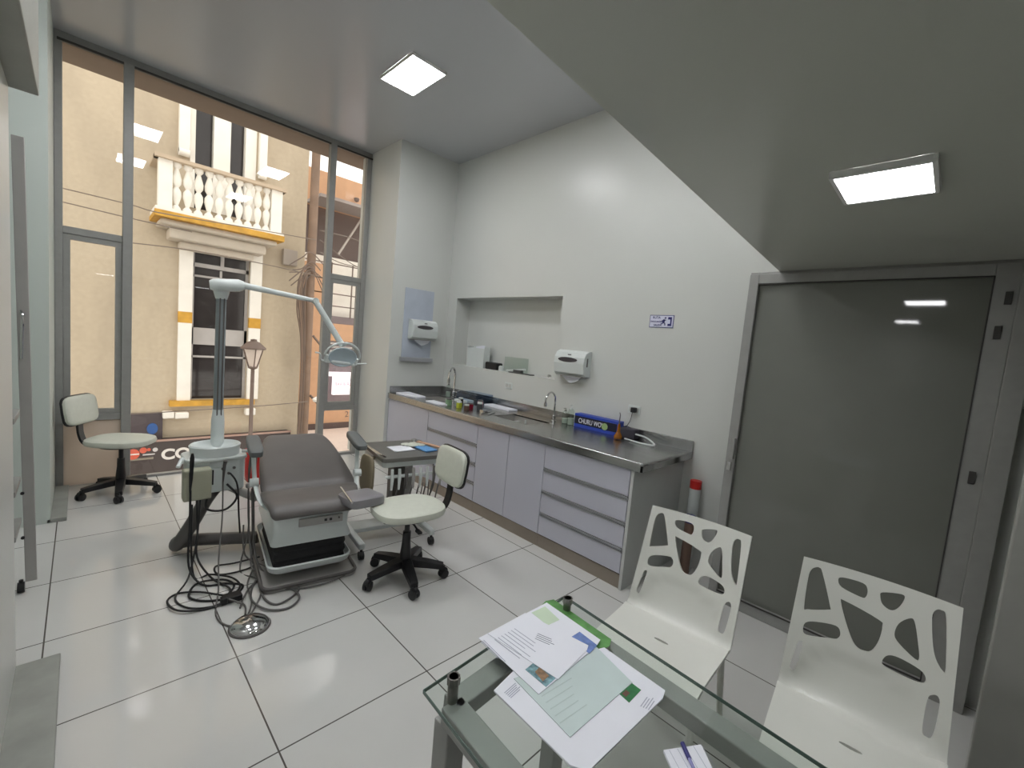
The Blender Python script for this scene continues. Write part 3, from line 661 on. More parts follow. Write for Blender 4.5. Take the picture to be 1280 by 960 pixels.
def homog(src):   # unit square -> quad, inverse evaluated
    (x0, y0), (x1, y1), (x2, y2), (x3, y3) = src
    dx1, dx2, dx3 = x1-x2, x3-x2, x0-x1+x2-x3; dy1, dy2, dy3 = y1-y2, y3-y2, y0-y1+y2-y3
    det = dx1*dy2-dx2*dy1; g = (dx3*dy2-dx2*dy3)/det; h = (dx1*dy3-dx3*dy1)/det
    H = Matrix(((x1-x0+g*x1, x3-x0+h*x3, x0), (y1-y0+g*y1, y3-y0+h*y3, y0), (g, h, 1)))
    Hi = H.inverted()
    def f(x, y):
        v = Hi @ Vector((x, y, 1)); return v.x/v.z, v.y/v.z
    return f
uvf = homog([(168, 55), (810, 275), (742, 893), (22, 585)])     # TL, TR, BR, BL -> (0,0),(1,0),(1,1),(0,1)
def roundpoly(P, k=4):
    q = smooth_path([(p[0], p[1], 0) for p in P], True, k); return [(v.x, v.y) for v in q]
SW = .224
# side profile (depth y away from sitter, height z); s measured along it
PROF = [(-.245, .395), (-.235, .43), (-.20, .448), (-.10, .452), (.0, .447), (.10, .443), (.16, .45), (.195, .475), (.222, .52), (.245, .58), (.275, .66), (.315, .78), (.352, .885)]
PP = smooth_path([(0, a_, b_) for a_, b_ in PROF], False, 6)
SS = [0]
for i in range(1, len(PP)): SS.append(SS[-1]+(PP[i]-PP[i-1]).length)
STOT = SS[-1]
s_crease = None
for i, p in enumerate(PP):
    if p.y > .155 and s_crease is None: s_crease = SS[i]
def prof_at(s):
    s = max(0, min(STOT, s)); i = 0
    while i < len(SS)-2 and SS[i+1] < s: i += 1
    t = (s-SS[i])/(SS[i+1]-SS[i]); p = PP[i].lerp(PP[i+1], t); tg = (PP[i+1]-PP[i]).normalized()
    return p, Vector((0, -tg.z, tg.y))          # up/forward normal
def inpoly(x, y, P):
    c = False; n = len(P)
    for i in range(n):
        x1, y1 = P[i]; x2, y2 = P[i-1]
        if (y1 > y) != (y2 > y) and x < (x2-x1)*(y-y1)/(y2-y1)+x1: c = not c
    return c
def chair_shell():
    BL = STOT-s_crease
    holes = []
    for h in HOLES:
        q = []
        for x, y in h:
            u, v = uvf(x, y); q.append(((u-.5)*2*SW, s_crease+(1-v)*BL))
        holes.append(roundpoly(q))
    slot = [(.03*math.cos(2*PI*k/12), .285+.008*math.sin(2*PI*k/12)) for k in range(12)]; holes.append(slot)
    panel_ = []
    for x, y in [(60, 560), (205, 442), (300, 455), (480, 530), (600, 612), (640, 760), (700, 900), (740, 930), (20, 600)]:
        u, v = uvf(x, y); panel_.append(((u-.5)*2*SW, s_crease+(1-v)*BL))
    V = []; E = []
    def loop(P):
        n0_ = len(V); V.extend(P); n_ = len(P); E.extend([(n0_+i, n0_+(i+1) % n_) for i in range(n_)])
    nx, ns = 22, 44
    hw = lambda s: SW*(1.0-.03*max(0, (s-s_crease)/BL)) if s > s_crease else SW*(.93+.07*s/s_crease)
    out = [(x*hw(0), 0) for x in [i/nx*2-1 for i in range(nx+1)]]+[(hw(STOT*j/ns), STOT*j/ns) for j in range(1, ns+1)]
    out += [(hw(STOT)*(1-2*i/nx), STOT) for i in range(1, nx+1)]+[(-hw(STOT*j/ns), STOT*j/ns) for j in range(ns-1, 0, -1)]
    loop(out)
    for h in holes: loop(h)
    for j in range(1, ns):
        for i in range(1, nx):
            x, y = (i/nx*2-1)*hw(STOT*j/ns), STOT*j/ns
            if not any(inpoly(x, y, h) for h in holes): V.append((x, y))
    r = delaunay_2d_cdt([Vector(v) for v in V], E, [], 0, 1e-6)
    VV, FF = r[0], r[2]
    def pos(x, s, off):
        p, nn = prof_at(s); y = p.y; z = p.z
        k = abs(x)/SW
        if s > s_crease: y -= .028*k*k*min(1, (s-s_crease)/.1)
        else: z += .014*k**3
        dd = 0
        if inpoly(x, s, panel_): dd = -.007
        return Vector((x, y, z))+nn*(off+dd)
    mb = MB(); keep = []
    for f in FF:
        cx = sum(VV[i].x for i in f)/len(f); cy = sum(VV[i].y for i in f)/len(f)
        if any(inpoly(cx, cy, h) for h in holes): continue
        if not inpoly(cx, cy, out): continue
        keep.append(f)
    n = len(VV); T = .0065
    vs = [pos(v.x, v.y, T) for v in VV]+[pos(v.x, v.y, -T) for v in VV]
    F = []; cnt = {}
    for f in keep:
        F.append(tuple(f)); F.append(tuple(i+n for i in f[::-1]))
        for i in range(len(f)):
            e = (f[i], f[(i+1) % len(f)]); cnt[e] = 1
    for (a_, b_) in cnt:
        if (b_, a_) not in cnt: F.append((b_, a_, a_+n, b_+n))
    mb.add(vs, F, True)
    return mb
def make_chair(label):
    t = thing('plastic_chair', label, 'chair', (0, 0, 0), 0, 'white perforated chairs')
    o = chair_shell().build('seat_shell', skin_chair, t)
    b = o.modifiers.new('bevel', 'BEVEL'); b.width = .002; b.segments = 2; b.limit_method = 'ANGLE'; b.angle_limit = math.radians(50)
    for sx in (-1, 1):
        MB().tube([(sx*.195, -.19, .435), (sx*.205, -.215, .2), (sx*.215, -.235, 0)], [.020, .016, .012], n=10, flat=.75).build('leg', skin_chair, t)
        MB().tube([(sx*.195, .15, .44), (sx*.205, .20, .2), (sx*.215, .245, 0)], [.020, .016, .012], n=10, flat=.75).build('leg', skin_chair, t)
    MB().tube([(-.195, -.17, .425), (.195, -.17, .425)], .010).tube([(-.195, .13, .428), (.195, .13, .428)], .010).tube([(-.195, -.17, .425), (-.195, .13, .428)], .010).tube([(.195, -.17, .425), (.195, .13, .428)], .010).build('under_frame', skin_chair, t)
    return t
ch = make_chair('white plastic chair with organic cut-out back, nearer the counter')
ch.location = (1.68, .70, 0); ch.rotation_euler = (0, 0, -PI/2+.09)
dup(ch, (1.69, .08, 0), -PI/2+.07, 'white plastic chair with organic cut-out back, in front of the glass door at the right')

# ------------------------------------------------------------------ wheeled stools
def make_stool(label, backang):
    t = thing('wheeled_stool', label, 'stool', (0, 0, 0), 0, 'white wheeled stools')
    MB().rbox(0, 0, .475, .47, .40, .075, rad=.75, puff=.55).build('seat', vinylw_m, t)
    MB().lathe([(.15, .43), (.17, .442), (.001, .444)], n=24).box(-.06, .10, -.03, .03, .415, .438).build('seat_plate', black_m, t)
    MB().cyl((0, 0, .22), .017, .20).lathe([(.04, .10), (.036, .17), (.028, .25), (.026, .32)], n=20).build('gas_column', black_m, t)
    MB().tube([(0, 0, .40), (.0, -.10, .40), (0, -.16, .385)], .006).box(-.012, .012, -.19, -.14, .375, .39).build('height_lever', black_m, t)
    h = MB(); h.lathe([(.03, .085), (.045, .09), (.045, .125), (.03, .14)], n=20)
    for k in range(5):
        a_ = 2*PI*k/5+.76; cx, sx = math.cos(a_), math.sin(a_)
        V = []
        for r, hh_, w_, zc_ in ((.03, .026, .034, .115), (.15, .022, .030, .10), (.255, .018, .024, .082)):
            for i, j in ((-1, -1), (1, -1), (1, 1), (-1, 1)): V.append((r*cx-i*w_*sx, r*sx+i*w_*cx, zc_+j*hh_))
        F = [(3, 2, 1, 0), (8, 9, 10, 11)]
        for s_ in range(2):
            for i in range(4): F.append((s_*4+i, s_*4+(i+1) % 4, s_*4+4+(i+1) % 4, s_*4+4+i))
        h.add(V, F)
    hub = h.build('star_base', black_m, t, bevel=.004)
    for k in range(5):
        a_ = 2*PI*k/5+.76; c = Vector((.258*math.cos(a_), .258*math.sin(a_), .0305))
        ax = Vector((-math.sin(a_+.6), math.cos(a_+.6), 0))
        w2 = MB()
        for sgn in (-1, 1): w2.tube([c+ax*.004*sgn, c+ax*.006*sgn, c+ax*.022*sgn, c+ax*.025*sgn], [.024, .030, .030, .022], n=16)
        w2.tube([c+Vector((0, 0, .0)), c+Vector((0, 0, .055))], .008)
        w2.tube([c+ax*-.012+Vector((0, 0, .02)), c+ax*.012+Vector((0, 0, .02))], .026, n=14)
        w2.build('caster', black_m, t)
    # back support: curved strap + pad (towards +x rotated)
    Ra = Matrix.Rotation(backang, 4, 'Z')
    st = MB(); P = smooth_path([(.08, 0, .425), (.20, 0, .425), (.265, 0, .45), (.295, 0, .52), (.305, 0, .62), (.31, 0, .69)], False, 5)
    V = []; F = []
    for i, p in enumerate(P):
        tg = (P[min(i+1, len(P)-1)]-P[max(i-1, 0)]).normalized(); nn = Vector((-tg.z, 0, tg.x))
        for a2, b2 in ((-1, -1), (1, -1), (1, 1), (-1, 1)): V.append(p+nn*.009*b2+Vector((0, .028*a2, 0)))
    for i in range(len(P)-1):
        for k in range(4): F.append((i*4+k, i*4+(k+1) % 4, i*4+4+(k+1) % 4, i*4+4+k))
    F += [(3, 2, 1, 0), tuple((len(P)-1)*4+k for k in range(4))]
    st.add(V, F, True, Ra); st.build('back_strap', black_m, t)
    Mx = Ra @ Matrix.Translation((.292, 0, .735)) @ Matrix.Rotation(.14, 4, 'Y')
    pd = MB(); pd.rbox(0, 0, 0, .05, .37, .245, m=Mx, rad=.5, puff=.45)
    bk = pd.build('back_pad', vinylw_m, t)
    MB().rbox(0, 0, 0, .026, .385, .26, m=Mx @ Matrix.Translation((.016, 0, 0)), rad=.5, puff=.42).build('back_shell', black_m, t)
    return t
s1_ = make_stool('white wheeled stool with padded back in front of the instrument cart', 0)
s1_.location = (1.53, 2.39, 0); s1_.rotation_euler = (0, 0, -.12)
s2_ = dup(s1_, (.25, 4.98, 0), PI-.55, 'white wheeled stool standing by the far left window corner')

# ------------------------------------------------------------------ dental chair
DC = thing('dental_chair', 'grey upholstered reclined dental chair with white base in the middle', 'dental chair', (1.12, 3.05, 0), -math.radians(9))
def rrect(x0, x1, y0, y1, r, n=6):
    P = []
    for cx, cy, a0 in ((x1-r, y1-r, 0), (x0+r, y1-r, PI/2), (x0+r, y0+r, PI), (x1-r, y0+r, 3*PI/2)):
        for k in range(n+1): P.append((cx+r*math.cos(a0+PI/2*k/n), cy+r*math.sin(a0+PI/2*k/n)))
    return P
MB().prism(rrect(-.30, .25, -.42, .42, .06), 0.001, .022).build('floor_plate', palearm_m, DC, bevel=.006)
fr = MB(); rp = [(x, y, .03) for x, y in rrect(-.30, .25, -.42, .42, .06)]
fr.tube(rp, .011, closed=True, n=8); fr.build('base_rail', tube_m, DC)
rt = rrect(-.265, .215, -.385, .35, .07)
tr = MB(); V = []; n = len(rt)
for k, (sc, z) in enumerate(((.95, .085), (1.0, .10), (1.03, .135), (1.0, .14), (.93, .11))):
    V += [((x+.025)*sc-.025, y*sc, z) for x, y in rt]
F = [tuple(range(n))[::-1], tuple(4*n+i for i in range(n))]
for k in range(4):
    for i in range(n): F.append((k*n+i, k*n+(i+1) % n, (k+1)*n+(i+1) % n, (k+1)*n+i))
tr.add(V, F, True); tr.build('rim_tray', enamel_m, DC)
bl = MB()
V = []; rb = rrect(-.235, .19, -.345, .30, .03); n = len(rb)
levels = [(1.0, .105), (.97, .135), (1.0, .16), (.97, .19), (1.0, .215), (.97, .245), (1.0, .27)]
for sc, z in levels: V += [((x+.02)*sc-.02, y*sc, z) for x, y in rb]
F = []
for k in range(len(levels)-1):
    for i in range(n): F.append((k*n+i, k*n+(i+1) % n, (k+1)*n+(i+1) % n, (k+1)*n+i))
F += [tuple(range(n))[::-1], tuple((len(levels)-1)*n+i for i in range(n))]
bl.add(V, F); bl.build('bellows', blackrub_m, DC)
cs = MB(); V = []; rc = rrect(-.25, .205, -.36, .32, .035); n = len(rc)
for sc, z in ((1.03, .262), (1.03, .275), (.96, .32), (.97, .40), (1.04, .44), (1.0, .452)): V += [((x+.02)*sc-.02, y*sc, z) for x, y in rc]
F = []
for k in range(5):
    for i in range(n): F.append((k*n+i, k*n+(i+1) % n, (k+1)*n+(i+1) % n, (k+1)*n+i))
F += [tuple(range(n))[::-1], tuple(5*n+i for i in range(n))]
cs.add(V, F, True); CS = cs.build('base_cover', enamel_m, DC)
MB().box(-.11, .15, -.38, -.368, .37, .42).build('control_panel', palearm_m, CS, bevel=.003)
for x in (.045, .075): MB().box(x-.008, x+.008, -.385, -.379, .388, .404).build('switch', black_m, CS, bevel=.002)
MB().lathe([(.001, 0), (.006, 0), (.006, .008), (.001, .008)], n=12, m=Matrix.Translation((.125, -.379, .40)) @ Matrix.Rotation(PI/2, 4, 'X')).build('knob', tube_m, CS)
# upholstery as lofted cushions
def cushion(rows, th, name, m, parent, nseg=14, sag=0.0):
    # rows: (y, z, halfwidth, xoff)
    R_ = smooth_path([(y, z, hw_) for y, z, hw_, xo in rows], False, 5); X_o = smooth_path([(xo, 0, 0) for y, z, hw_, xo in rows], False, 5)
    V = []; L = len(R_); n = nseg*2
    for i, p in enumerate(R_):
        a_ = R_[max(i-1, 0)]; b_ = R_[min(i+1, L-1)]; ty, tz = b_.x-a_.x, b_.y-a_.y; l_ = math.hypot(ty, tz); ny, nz_ = -tz/l_, ty/l_
        e = min(1, .35+.65*min(i, L-1-i)/3)
        for k in range(n):
            th_ = 2*PI*k/n; c = math.copysign(abs(math.cos(th_))**.45, math.cos(th_)); s_ = math.copysign(abs(math.sin(th_))**.6, math.sin(th_))
            xx = c*p.z*(1-.06*(1-e)); off = s_*th/2*e - (sag*(1-c*c) if s_ > 0 else 0)
            V.append((X_o[i].x+xx, p.x+ny*off, p.y+nz_*off))
    F = [tuple(range(n))[::-1], tuple((L-1)*n+k for k in range(n))]
    for i in range(L-1):
        for k in range(n): F.append((i*n+k, i*n+(k+1) % n, (i+1)*n+(k+1) % n, (i+1)*n+k))
    mb = MB(); mb.add(V, F, True); return mb.build(name, m, parent)
cushion([(-.41, .45, .225, -.03), (-.405, .48, .245, -.025), (-.35, .502, .265, -.01), (-.2, .485, .285, .005), (-.08, .475, .305, .02), (.0, .49, .31, .02)], .075, 'seat_cushion', vinylg_m, DC, sag=.012)
cushion([(-.05, .485, .30, .02), (.06, .52, .30, .02), (.28, .585, .285, .02), (.48, .645, .26, .02), (.62, .685, .225, .02), (.69, .70, .18, .02)], .075, 'back_cushion', vinylg_m, DC, sag=.01)
MB().prism(rrect(-.20, .20, -.02, .5, .08), -.03, 0, m=Matrix.Translation((.02, .05, .485)) @ Matrix.Rotation(.32, 4, 'X')).build('back_support', enamel_m, DC, bevel=.008)
for sx, tag_ in ((-1, 'l'), (1, 'r')):
    bx = sx*.325+.01
    a0 = Vector((bx-sx*.02, -.02, .44)); a1 = Vector((bx, .0, .56)); a2 = Vector((bx+sx*.01, .05, .75))
    MB().tube(smooth_path([(bx-sx*.10, -.16, .40), (bx-sx*.03, -.10, .45), a1, a2], False, 5), .016, n=10, flat=.6).tube([a1+Vector((-.02*sx, 0, 0)), a1+Vector((.03*sx, 0, 0))], .028, n=16).build('arm_bracket', enamel_m, DC)
    Mx = Matrix.Translation((bx+sx*.005, .06, .79)) @ Matrix.Rotation(.12, 4, 'X')
    MB().rbox(0, 0, 0, .085, .34, .05, m=Mx, rad=.45, puff=.4).build('armrest', padg_m, DC)
# folded side pad at front right
Mx = Matrix.Translation((.245, -.43, .525)) @ Matrix.Rotation(.15, 4, 'Z') @ Matrix.Rotation(-.10, 4, 'X')
MB().rbox(0, 0, 0, .23, .26, .07, m=Mx, rad=.35, puff=.35).build('side_pad', mat('lilac_grey_pad', rgb(132, 130, 134), .35), DC)
MB().tube([(.150, -.56, .555), (.142, -.32, .575)], .006).build('chrome_trim', chrome_m, DC)
MB().tube(smooth_path([(.12, -.30, .44), (.2, -.38, .47), (.28, -.42, .50), (.27, -.38, .53)], False, 5), .03, n=10, flat=.6).build('pad_bracket', enamel_m, DC)

# ------------------------------------------------------------------ spittoon unit with lamp
DU = thing('dental_unit', 'pale dental spittoon unit with lamp pole and hanging instruments, left of the chair', 'dental unit', (.66, 3.45, 0))
el_ = lambda r0, z: (r0, z)
MB().lathe([(.115, -.16), (.135, -.13), (.145, -.03), (.15, .0), (.142, .008), (.125, -.005), (.09, -.035), (.02, -.05), (.001, -.05)], (.655, 3.47, .745), 36, sy=.85).build('basin', enamel_m, DU, world=True)
bd = MB(); bd.prism(rrect(.49, .82, 3.36, 3.60, .05), .44, .66); bd.build('body', enamel_m, DU, world=True, bevel=.012)
MB().prism(rrect(.475, .83, 3.345, 3.61, .06), .655, .68).build('collar', white_m, DU, world=True, bevel=.008)
MB().box(.455, .605, 3.27, 3.35, .435, .635).build('control_box', cream_m, DU, world=True, bevel=.010)
MB().box(.62, .628, 3.352, 3.358, .50, .60).build('slot', black_m, DU, world=True)
for x in (.68, .745, .715): MB().lathe([(.001, 0), (.009, 0), (.009, .01), (.001, .01)], n=12, m=Matrix.Translation((x, 3.36, .60 if x != .715 else .565)) @ Matrix.Rotation(PI/2, 4, 'X')).build('nozzle', tube_m, DU, world=True)
pole = MB(); px_, py_ = .685, 3.575
pole.prism([(px_+.031*math.cos(a_), py_+.031*math.sin(a_)) for a_ in [2*PI*k/16 for k in range(16)]], .93, 1.745)
pole.build('pole', mat('grooved_pole', rgb(140, 148, 150), .4, metal=.1), DU, world=True)
for dx in (-.012, .012): MB().box(px_+dx-.004, px_+dx+.004, py_-.034, py_-.028, .93, 1.74).build('pole_groove', tube_m, DU, world=True)
MB().lathe([(.037, 0), (.040, .01), (.040, .19), (.033, .26), (.033, .27)], (px_, py_, .70), 20).build('pole_socket', enamel_m, DU, world=True)
MB().lathe([(.034, 0), (.045, .04), (.05, .07), (.05, .08)], (px_, py_, 1.735), 20).build('pole_cap', enamel_m, DU, world=True)
h0 = gy(262, 356, 3.53); h1 = gy(305, 357, 3.5); h2 = gy(394, 376, 3.38); h3 = gy(428, 432, 3.30)
hd = MB(); hd.tube([h0, h0.lerp(h1, .12), h0.lerp(h1, .85), h1], [.030, .044, .044, .03], n=16, flat=.95); hd.build('arm_head', enamel_m, DU, world=True)
MB().tube([h1-(h2-h1).normalized()*.03, h1.lerp(h2, .4), h2], [.024, .019, .016], n=12).build('upper_arm', enamel_m, DU, world=True)
MB().tube([h2, h3], [.021, .023], n=12).tube([h2+Vector((-.0, -.02, 0)), h2+Vector((0, .02, 0))], .022, n=14).build('lower_arm', enamel_m, DU, world=True)
# lamp head: bowl facing down-right with bracket and handle
lc = gy(428, 446, 3.28)
side = (gy(452, 448, 3.28)-gy(403, 441, 3.28)).normalized()
LH = MB(); fwd = Vector((0, -1, -.42)).normalized(); upv = side.cross(fwd).normalized()
if upv.z < 0: upv = -upv
Wl = Matrix((side, upv, fwd)).transposed().to_4x4(); Wl.translation = lc
LH.lathe([(.001, -.055), (.05, -.05), (.075, -.03), (.092, .0), (.095, .012), (.088, .014), (.07, .004), (.001, -.004)], n=28, m=Wl, sx=1.15, sy=.85); LH.build('lamp_reflector', mat('lamp_lens', rgb(190, 206, 214), .2), DU, world=True)
arc = [lc+side*(.135*math.cos(a_))+upv*(.115*math.sin(a_)) for a_ in [PI*k/14 for k in range(15)]]
MB().tube(arc, .0085, n=8).tube([h3, arc[7]], .012).build('lamp_yoke', white_m, DU, world=True)
MB().tube([lc+side*.115, lc+side*.115-upv*.05], .016).tube([lc-side*.115, lc-side*.115-upv*.05], .016).tube([lc-side*.115-upv*.05, lc+side*.115-upv*.05], [.014]*2).build('lamp_visor', enamel_m, DU, world=True)
MB().cable([lc-side*.11-upv*.05, lc-side*.15-upv*.045, lc-side*.17+upv*.0, lc-side*.205+upv*.005], .006).build('lamp_handle', white_m, DU, world=True)
MB().cable([lc+side*.11-upv*.05, lc+side*.15-upv*.04, lc+side*.205-upv*.03], .006).build('lamp_handle', enamel_m, DU, world=True)
# support arms under the unit
MB().tube(smooth_path([(.70, 3.52, .46), (.62, 3.50, .36), (.54, 3.5, .20), (.475, 3.52, .075), (.46, 3.56, .055)], False, 5), .05, n=14, flat=.8).build('support_arm', tube_m, DU, world=True)
MB().tube(smooth_path([(.46, 3.55, .06), (.56, 3.52, .07), (.72, 3.44, .07), (.90, 3.32, .08)], False, 5), .042, n=14).build('floor_arm', tube_m, DU, world=True)
MB().tube(smooth_path([(.72, 3.55, .44), (.80, 3.45, .40), (.87, 3.3, .385)], False, 5), .030, n=12).build('swing_arm', palearm_m, DU, world=True)
# instrument holder
MB().tube([(.80, 3.40, .70), (.90, 3.34, .705)], .012).tube([(.86, 3.36, .70), (.87, 3.30, .71)], .010).rbox(.875, 3.33, .715, .05, .04, .03).build('instrument_holder', enamel_m, DU, world=True)
MB().tube([(.46, 3.40, .66), (.455, 3.34, .70), (.43, 3.30, .66)], .012).build('instrument_holder', enamel_m, DU, world=True)
hp = MB(); hp.tube([(.485, 3.24, .51), (.487, 3.23, .60), (.489, 3.22, .73), (.49, 3.22, .76)], [.005, .010, .012, .006], n=12); hp.build('handpiece', black_m, DU, world=True)
MB().tube([(.675, 3.32, .52), (.68, 3.31, .64), (.683, 3.30, .67)], [.005, .010, .012], n=10).build('handpiece', tube_m, DU, world=True)
MB().tube([(.845, 3.28, .52), (.85, 3.28, .66), (.855, 3.28, .70)], [.008, .014, .012], n=10).build('handpiece', hose_m, DU, world=True)
MB().tube([(.82, 3.29, .50), (.822, 3.29, .60), (.83, 3.29, .69)], [.006, .009, .010], n=10).build('handpiece', tube_m, DU, world=True)
MB().rbox(.815, 3.28, .485, .035, .03, .04, rad=.9, puff=.9).build('suction_filter', palearm_m, DU, world=True)
def pc(*pts): return [gz(x, y, z) if len(p) == 3 else None for p in pts for (x, y, z) in [p]]
hs = MB()
for pts, r in (([(.487, 3.24, .52), (.485, 3.22, .3), (.47, 3.12, .08), (.52, 2.98, .012), (.63, 2.93, .008), (.70, 2.85, .008), (.62, 2.76, .008), (.50, 2.80, .008), (.44, 2.90, .008), (.50, 3.02, .010), (.62, 2.98, .012), (.66, 2.88, .01), (.60, 2.78, .012)], .006),
               ([(.53, 3.30, .44), (.53, 3.25, .25), (.52, 3.18, .10), (.57, 3.02, .02), (.63, 2.86, .012), (.61, 2.74, .014)], .006),
               ([(.55, 3.30, .44), (.52, 3.2, .22), (.46, 3.05, .05), (.38, 2.92, .01), (.42, 2.78, .008), (.52, 2.72, .008), (.60, 2.74, .010)], .005),
               ([(.60, 3.33, .46), (.58, 3.28, .37), (.68, 3.26, .35), (.75, 3.28, .42), (.70, 3.33, .5)], .007),
               ([(.72, 3.34, .57), (.75, 3.28, .50), (.76, 3.26, .30), (.78, 3.3, .15)], .0055)):
    MB().cable(pts, r).build('hose', blackrub_m, DU, world=True)
for pts, r in (([(.675, 3.32, .52), (.665, 3.26, .30), (.62, 3.10, .10), (.58, 2.88, .02), (.52, 2.62, .008), (.56, 2.48, .008), (.64, 2.52, .008), (.70, 2.66, .008), (.72, 2.84, .01), (.78, 2.98, .02), (.82, 3.08, .02)], .0045),
               ([(.845, 3.28, .52), (.84, 3.22, .30), (.82, 3.08, .08), (.84, 2.90, .012), (.95, 2.72, .008), (.93, 2.60, .008), (.80, 2.54, .008), (.76, 2.66, .008), (.80, 2.82, .01), (.88, 2.90, .012)], .006),
               ([(.82, 3.29, .48), (.81, 3.23, .28), (.80, 3.10, .08), (.79, 2.98, .02), (.90, 2.80, .012), (1.02, 2.66, .01), (1.22, 2.62, .009)], .005),
               ([(.80, 3.3, .2), (.78, 3.15, .05), (.86, 2.95, .015), (.76, 2.70, .008), (.66, 2.52, .01), (.60, 2.42, .02)], .005)):
    MB().cable(pts, r).build('hose', hose_m, DU, world=True)
def fl(pts, z=.008): return [gz(x, y, z+.004*(k % 3)) for k, (x, y) in enumerate(pts)]
MB().cable([(.50, 3.26, .42), (.49, 3.2, .2)]+fl([(243, 722), (262, 718), (290, 722), (300, 733), (285, 744), (250, 740), (222, 742), (209, 752), (222, 763), (255, 762), (285, 752)]), .0055).build('hose', blackrub_m, DU, world=True)
MB().cable([(.84, 3.28, .46), (.83, 3.2, .22)]+fl([(316, 700), (318, 716), (330, 726), (350, 733), (368, 738), (374, 748), (360, 760), (335, 762), (316, 752), (314, 738), (322, 722), (334, 708)]), .006).build('hose', hose_m, DU, world=True)
MB().cable([(.815, 3.26, .42), (.80, 3.18, .2)]+fl([(300, 712), (318, 722), (340, 734), (370, 736), (400, 731), (425, 722), (441, 712)]), .005).build('hose', hose_m, DU, world=True)
MB().cable(fl([(300, 760), (308, 740), (322, 724), (338, 706), (352, 700)]), .005).build('hose', hose_m, DU, world=True)
tag(MB().cable([(.86, 3.12, .03), (.72, 3.16, .010), (.62, 3.18, .008), (.62, 3.06, .008), (.76, 3.04, .008), (.88, 3.08, .02)], .0055).build('floor_hose', blackrub_m), 'dark hose looped flat on the floor left of the chair base', 'hose')
tag(MB().box(.575, .665, 2.705, 2.77, .002, .035).box(.56, .59, 2.70, 2.74, .004, .042).build('hose_connector', black_m, bevel=.004), 'black connector block on the floor amid the coiled hoses', 'connector')
FP = thing('foot_pedal', 'round chrome foot pedal on the floor in front of the chair', 'foot pedal', (.635, 2.43, 0))
MB().lathe([(.09, .002), (.092, .012), (.088, .02), (.07, .034), (.03, .045), (.001, .048)], n=32).build('disc', chrome_m, FP)
MB().lathe([(.097, 0), (.099, .006), (.093, .012)], n=32).build('rubber_ring', tube_m, FP)
MB().cable([(.0, .09, .02), (.02, .2, .012), (-.04, .28, .03)], .005).build('cord', hose_m, FP)

# ------------------------------------------------------------------ instrument cart
CT = thing('instrument_cart', 'grey dental instrument cart with hanging handpieces between chair and cabinets', 'cart', (1.86, 3.03, 0), math.radians(-10))
MB().prism(rrect(-.26, .24, -.27, .26, .03), .665, .695).build('tray_top', mat('tray_grey', rgb(112, 110, 106), .4, metal=.3), CT, bevel=.004)
MB().prism(rrect(-.25, .23, -.25, .25, .03), .62, .664).build('housing', white_m, CT, bevel=.008)
MB().tube([(-.255, .22, .705), (-.275, .1, .715), (-.275, -.16, .715), (-.235, -.25, .705)], .007).tube([(-.255, .18, .70), (-.235, -.2, .70)], .004).build('rail', chrome_m, CT)
MB().prism(rrect(-.235, .215, -.29, -.25, .01), .55, .565).build('instrument_rack', white_m, CT, bevel=.004)
for k in range(8):
    x = -.20+.055*k
    MB().tube([(x, -.31, .47), (x+.004, -.305, .55), (x+.006, -.29, .62)], [.008, .013, .011], n=10).build('handpiece', [white_m, white_m, tube_m, palearm_m][k % 4], CT)
    MB().cable([(x, -.30, .50), (x-.01, -.27, .36), (x+.02*math.sin(k*2), -.20, .18), (x*.3, -.05, .13)], .0055).build('hose', hose_m, CT)
MB().box(-.11, -.02, -.10, .04, .12, .62).build('column', mat('column_dark', rgb(80, 76, 70), .45), CT, bevel=.006)
MB().box(-.015, .05, -.09, .03, .12, .62).build('column_cover', palearm_m, CT, bevel=.01)
MB().cable([(.16, -.22, .62), (.20, -.16, .40), (.12, -.1, .16)], .005).cable([(.05, -.3, .5), (.0, -.34, .28), (.04, -.3, .20), (.09, -.3, .3), (.10, -.29, .5)], .0045).build('loop_hose', tube_m, CT)
MB().bar((-.42, .12, .10), (-.40, -.36, .10), .045).build('base_rail', white_m, CT, bevel=.01)
MB().bar((.12, .12, .10), (.14, -.34, .10), .045).build('base_rail', white_m, CT, bevel=.01)
MB().box(-.41, .13, -.10, .06, .085, .12).build('base_plate', white_m, CT, bevel=.008)
for x, y in ((-.42, .12), (-.40, -.34), (.12, .12), (.14, -.32)):
    MB().tube([(x-.016, y, .03), (x+.016, y, .03)], .030, n=18).tube([(x, y, .03), (x, y, .09)], .009).build('caster', black_m, CT)
MB().rbox(1.545, 3.02, .53, .05, .20, .30, rad=.7, puff=.6).tube([(1.56, 3.02, .60), (1.60, 3.02, .66)], .012).build('knee_pad', tan_m, CT, world=True)
W0 = wm(CT)
def ct(x, y, z): return W0 @ Vector((x, y, z))
def onct(name, x0, x1, y0, y1, h, m, label, cat, rz=0, bevel=.001):
    mb = MB(); mb.box(-abs(x1-x0)/2, abs(x1-x0)/2, -abs(y1-y0)/2, abs(y1-y0)/2, 0, h)
    o = mb.build(name, m, bevel=bevel); o.location = ct((x0+x1)/2, (y0+y1)/2, .6965); o.rotation_euler = (0, 0, rz-math.radians(10)); return tag(o, label, cat)
onct('folded_napkin', -.12, .05, -.10, .06, .006, paper_m, 'white folded napkin on the instrument cart tray', 'napkin', .1)
onct('blue_mask', .09, .2, -.17, .03, .012, mat('blue_cloth', rgb(96, 150, 205), .7), 'light blue face mask on the right of the cart tray', 'mask', .2, .004)
cgl = MB()
for k in range(6): cgl.rbox(.03+.022*k, .06-.03*(k % 3), .712, .075, .05, .022, m=W0, rad=.9, puff=.9)
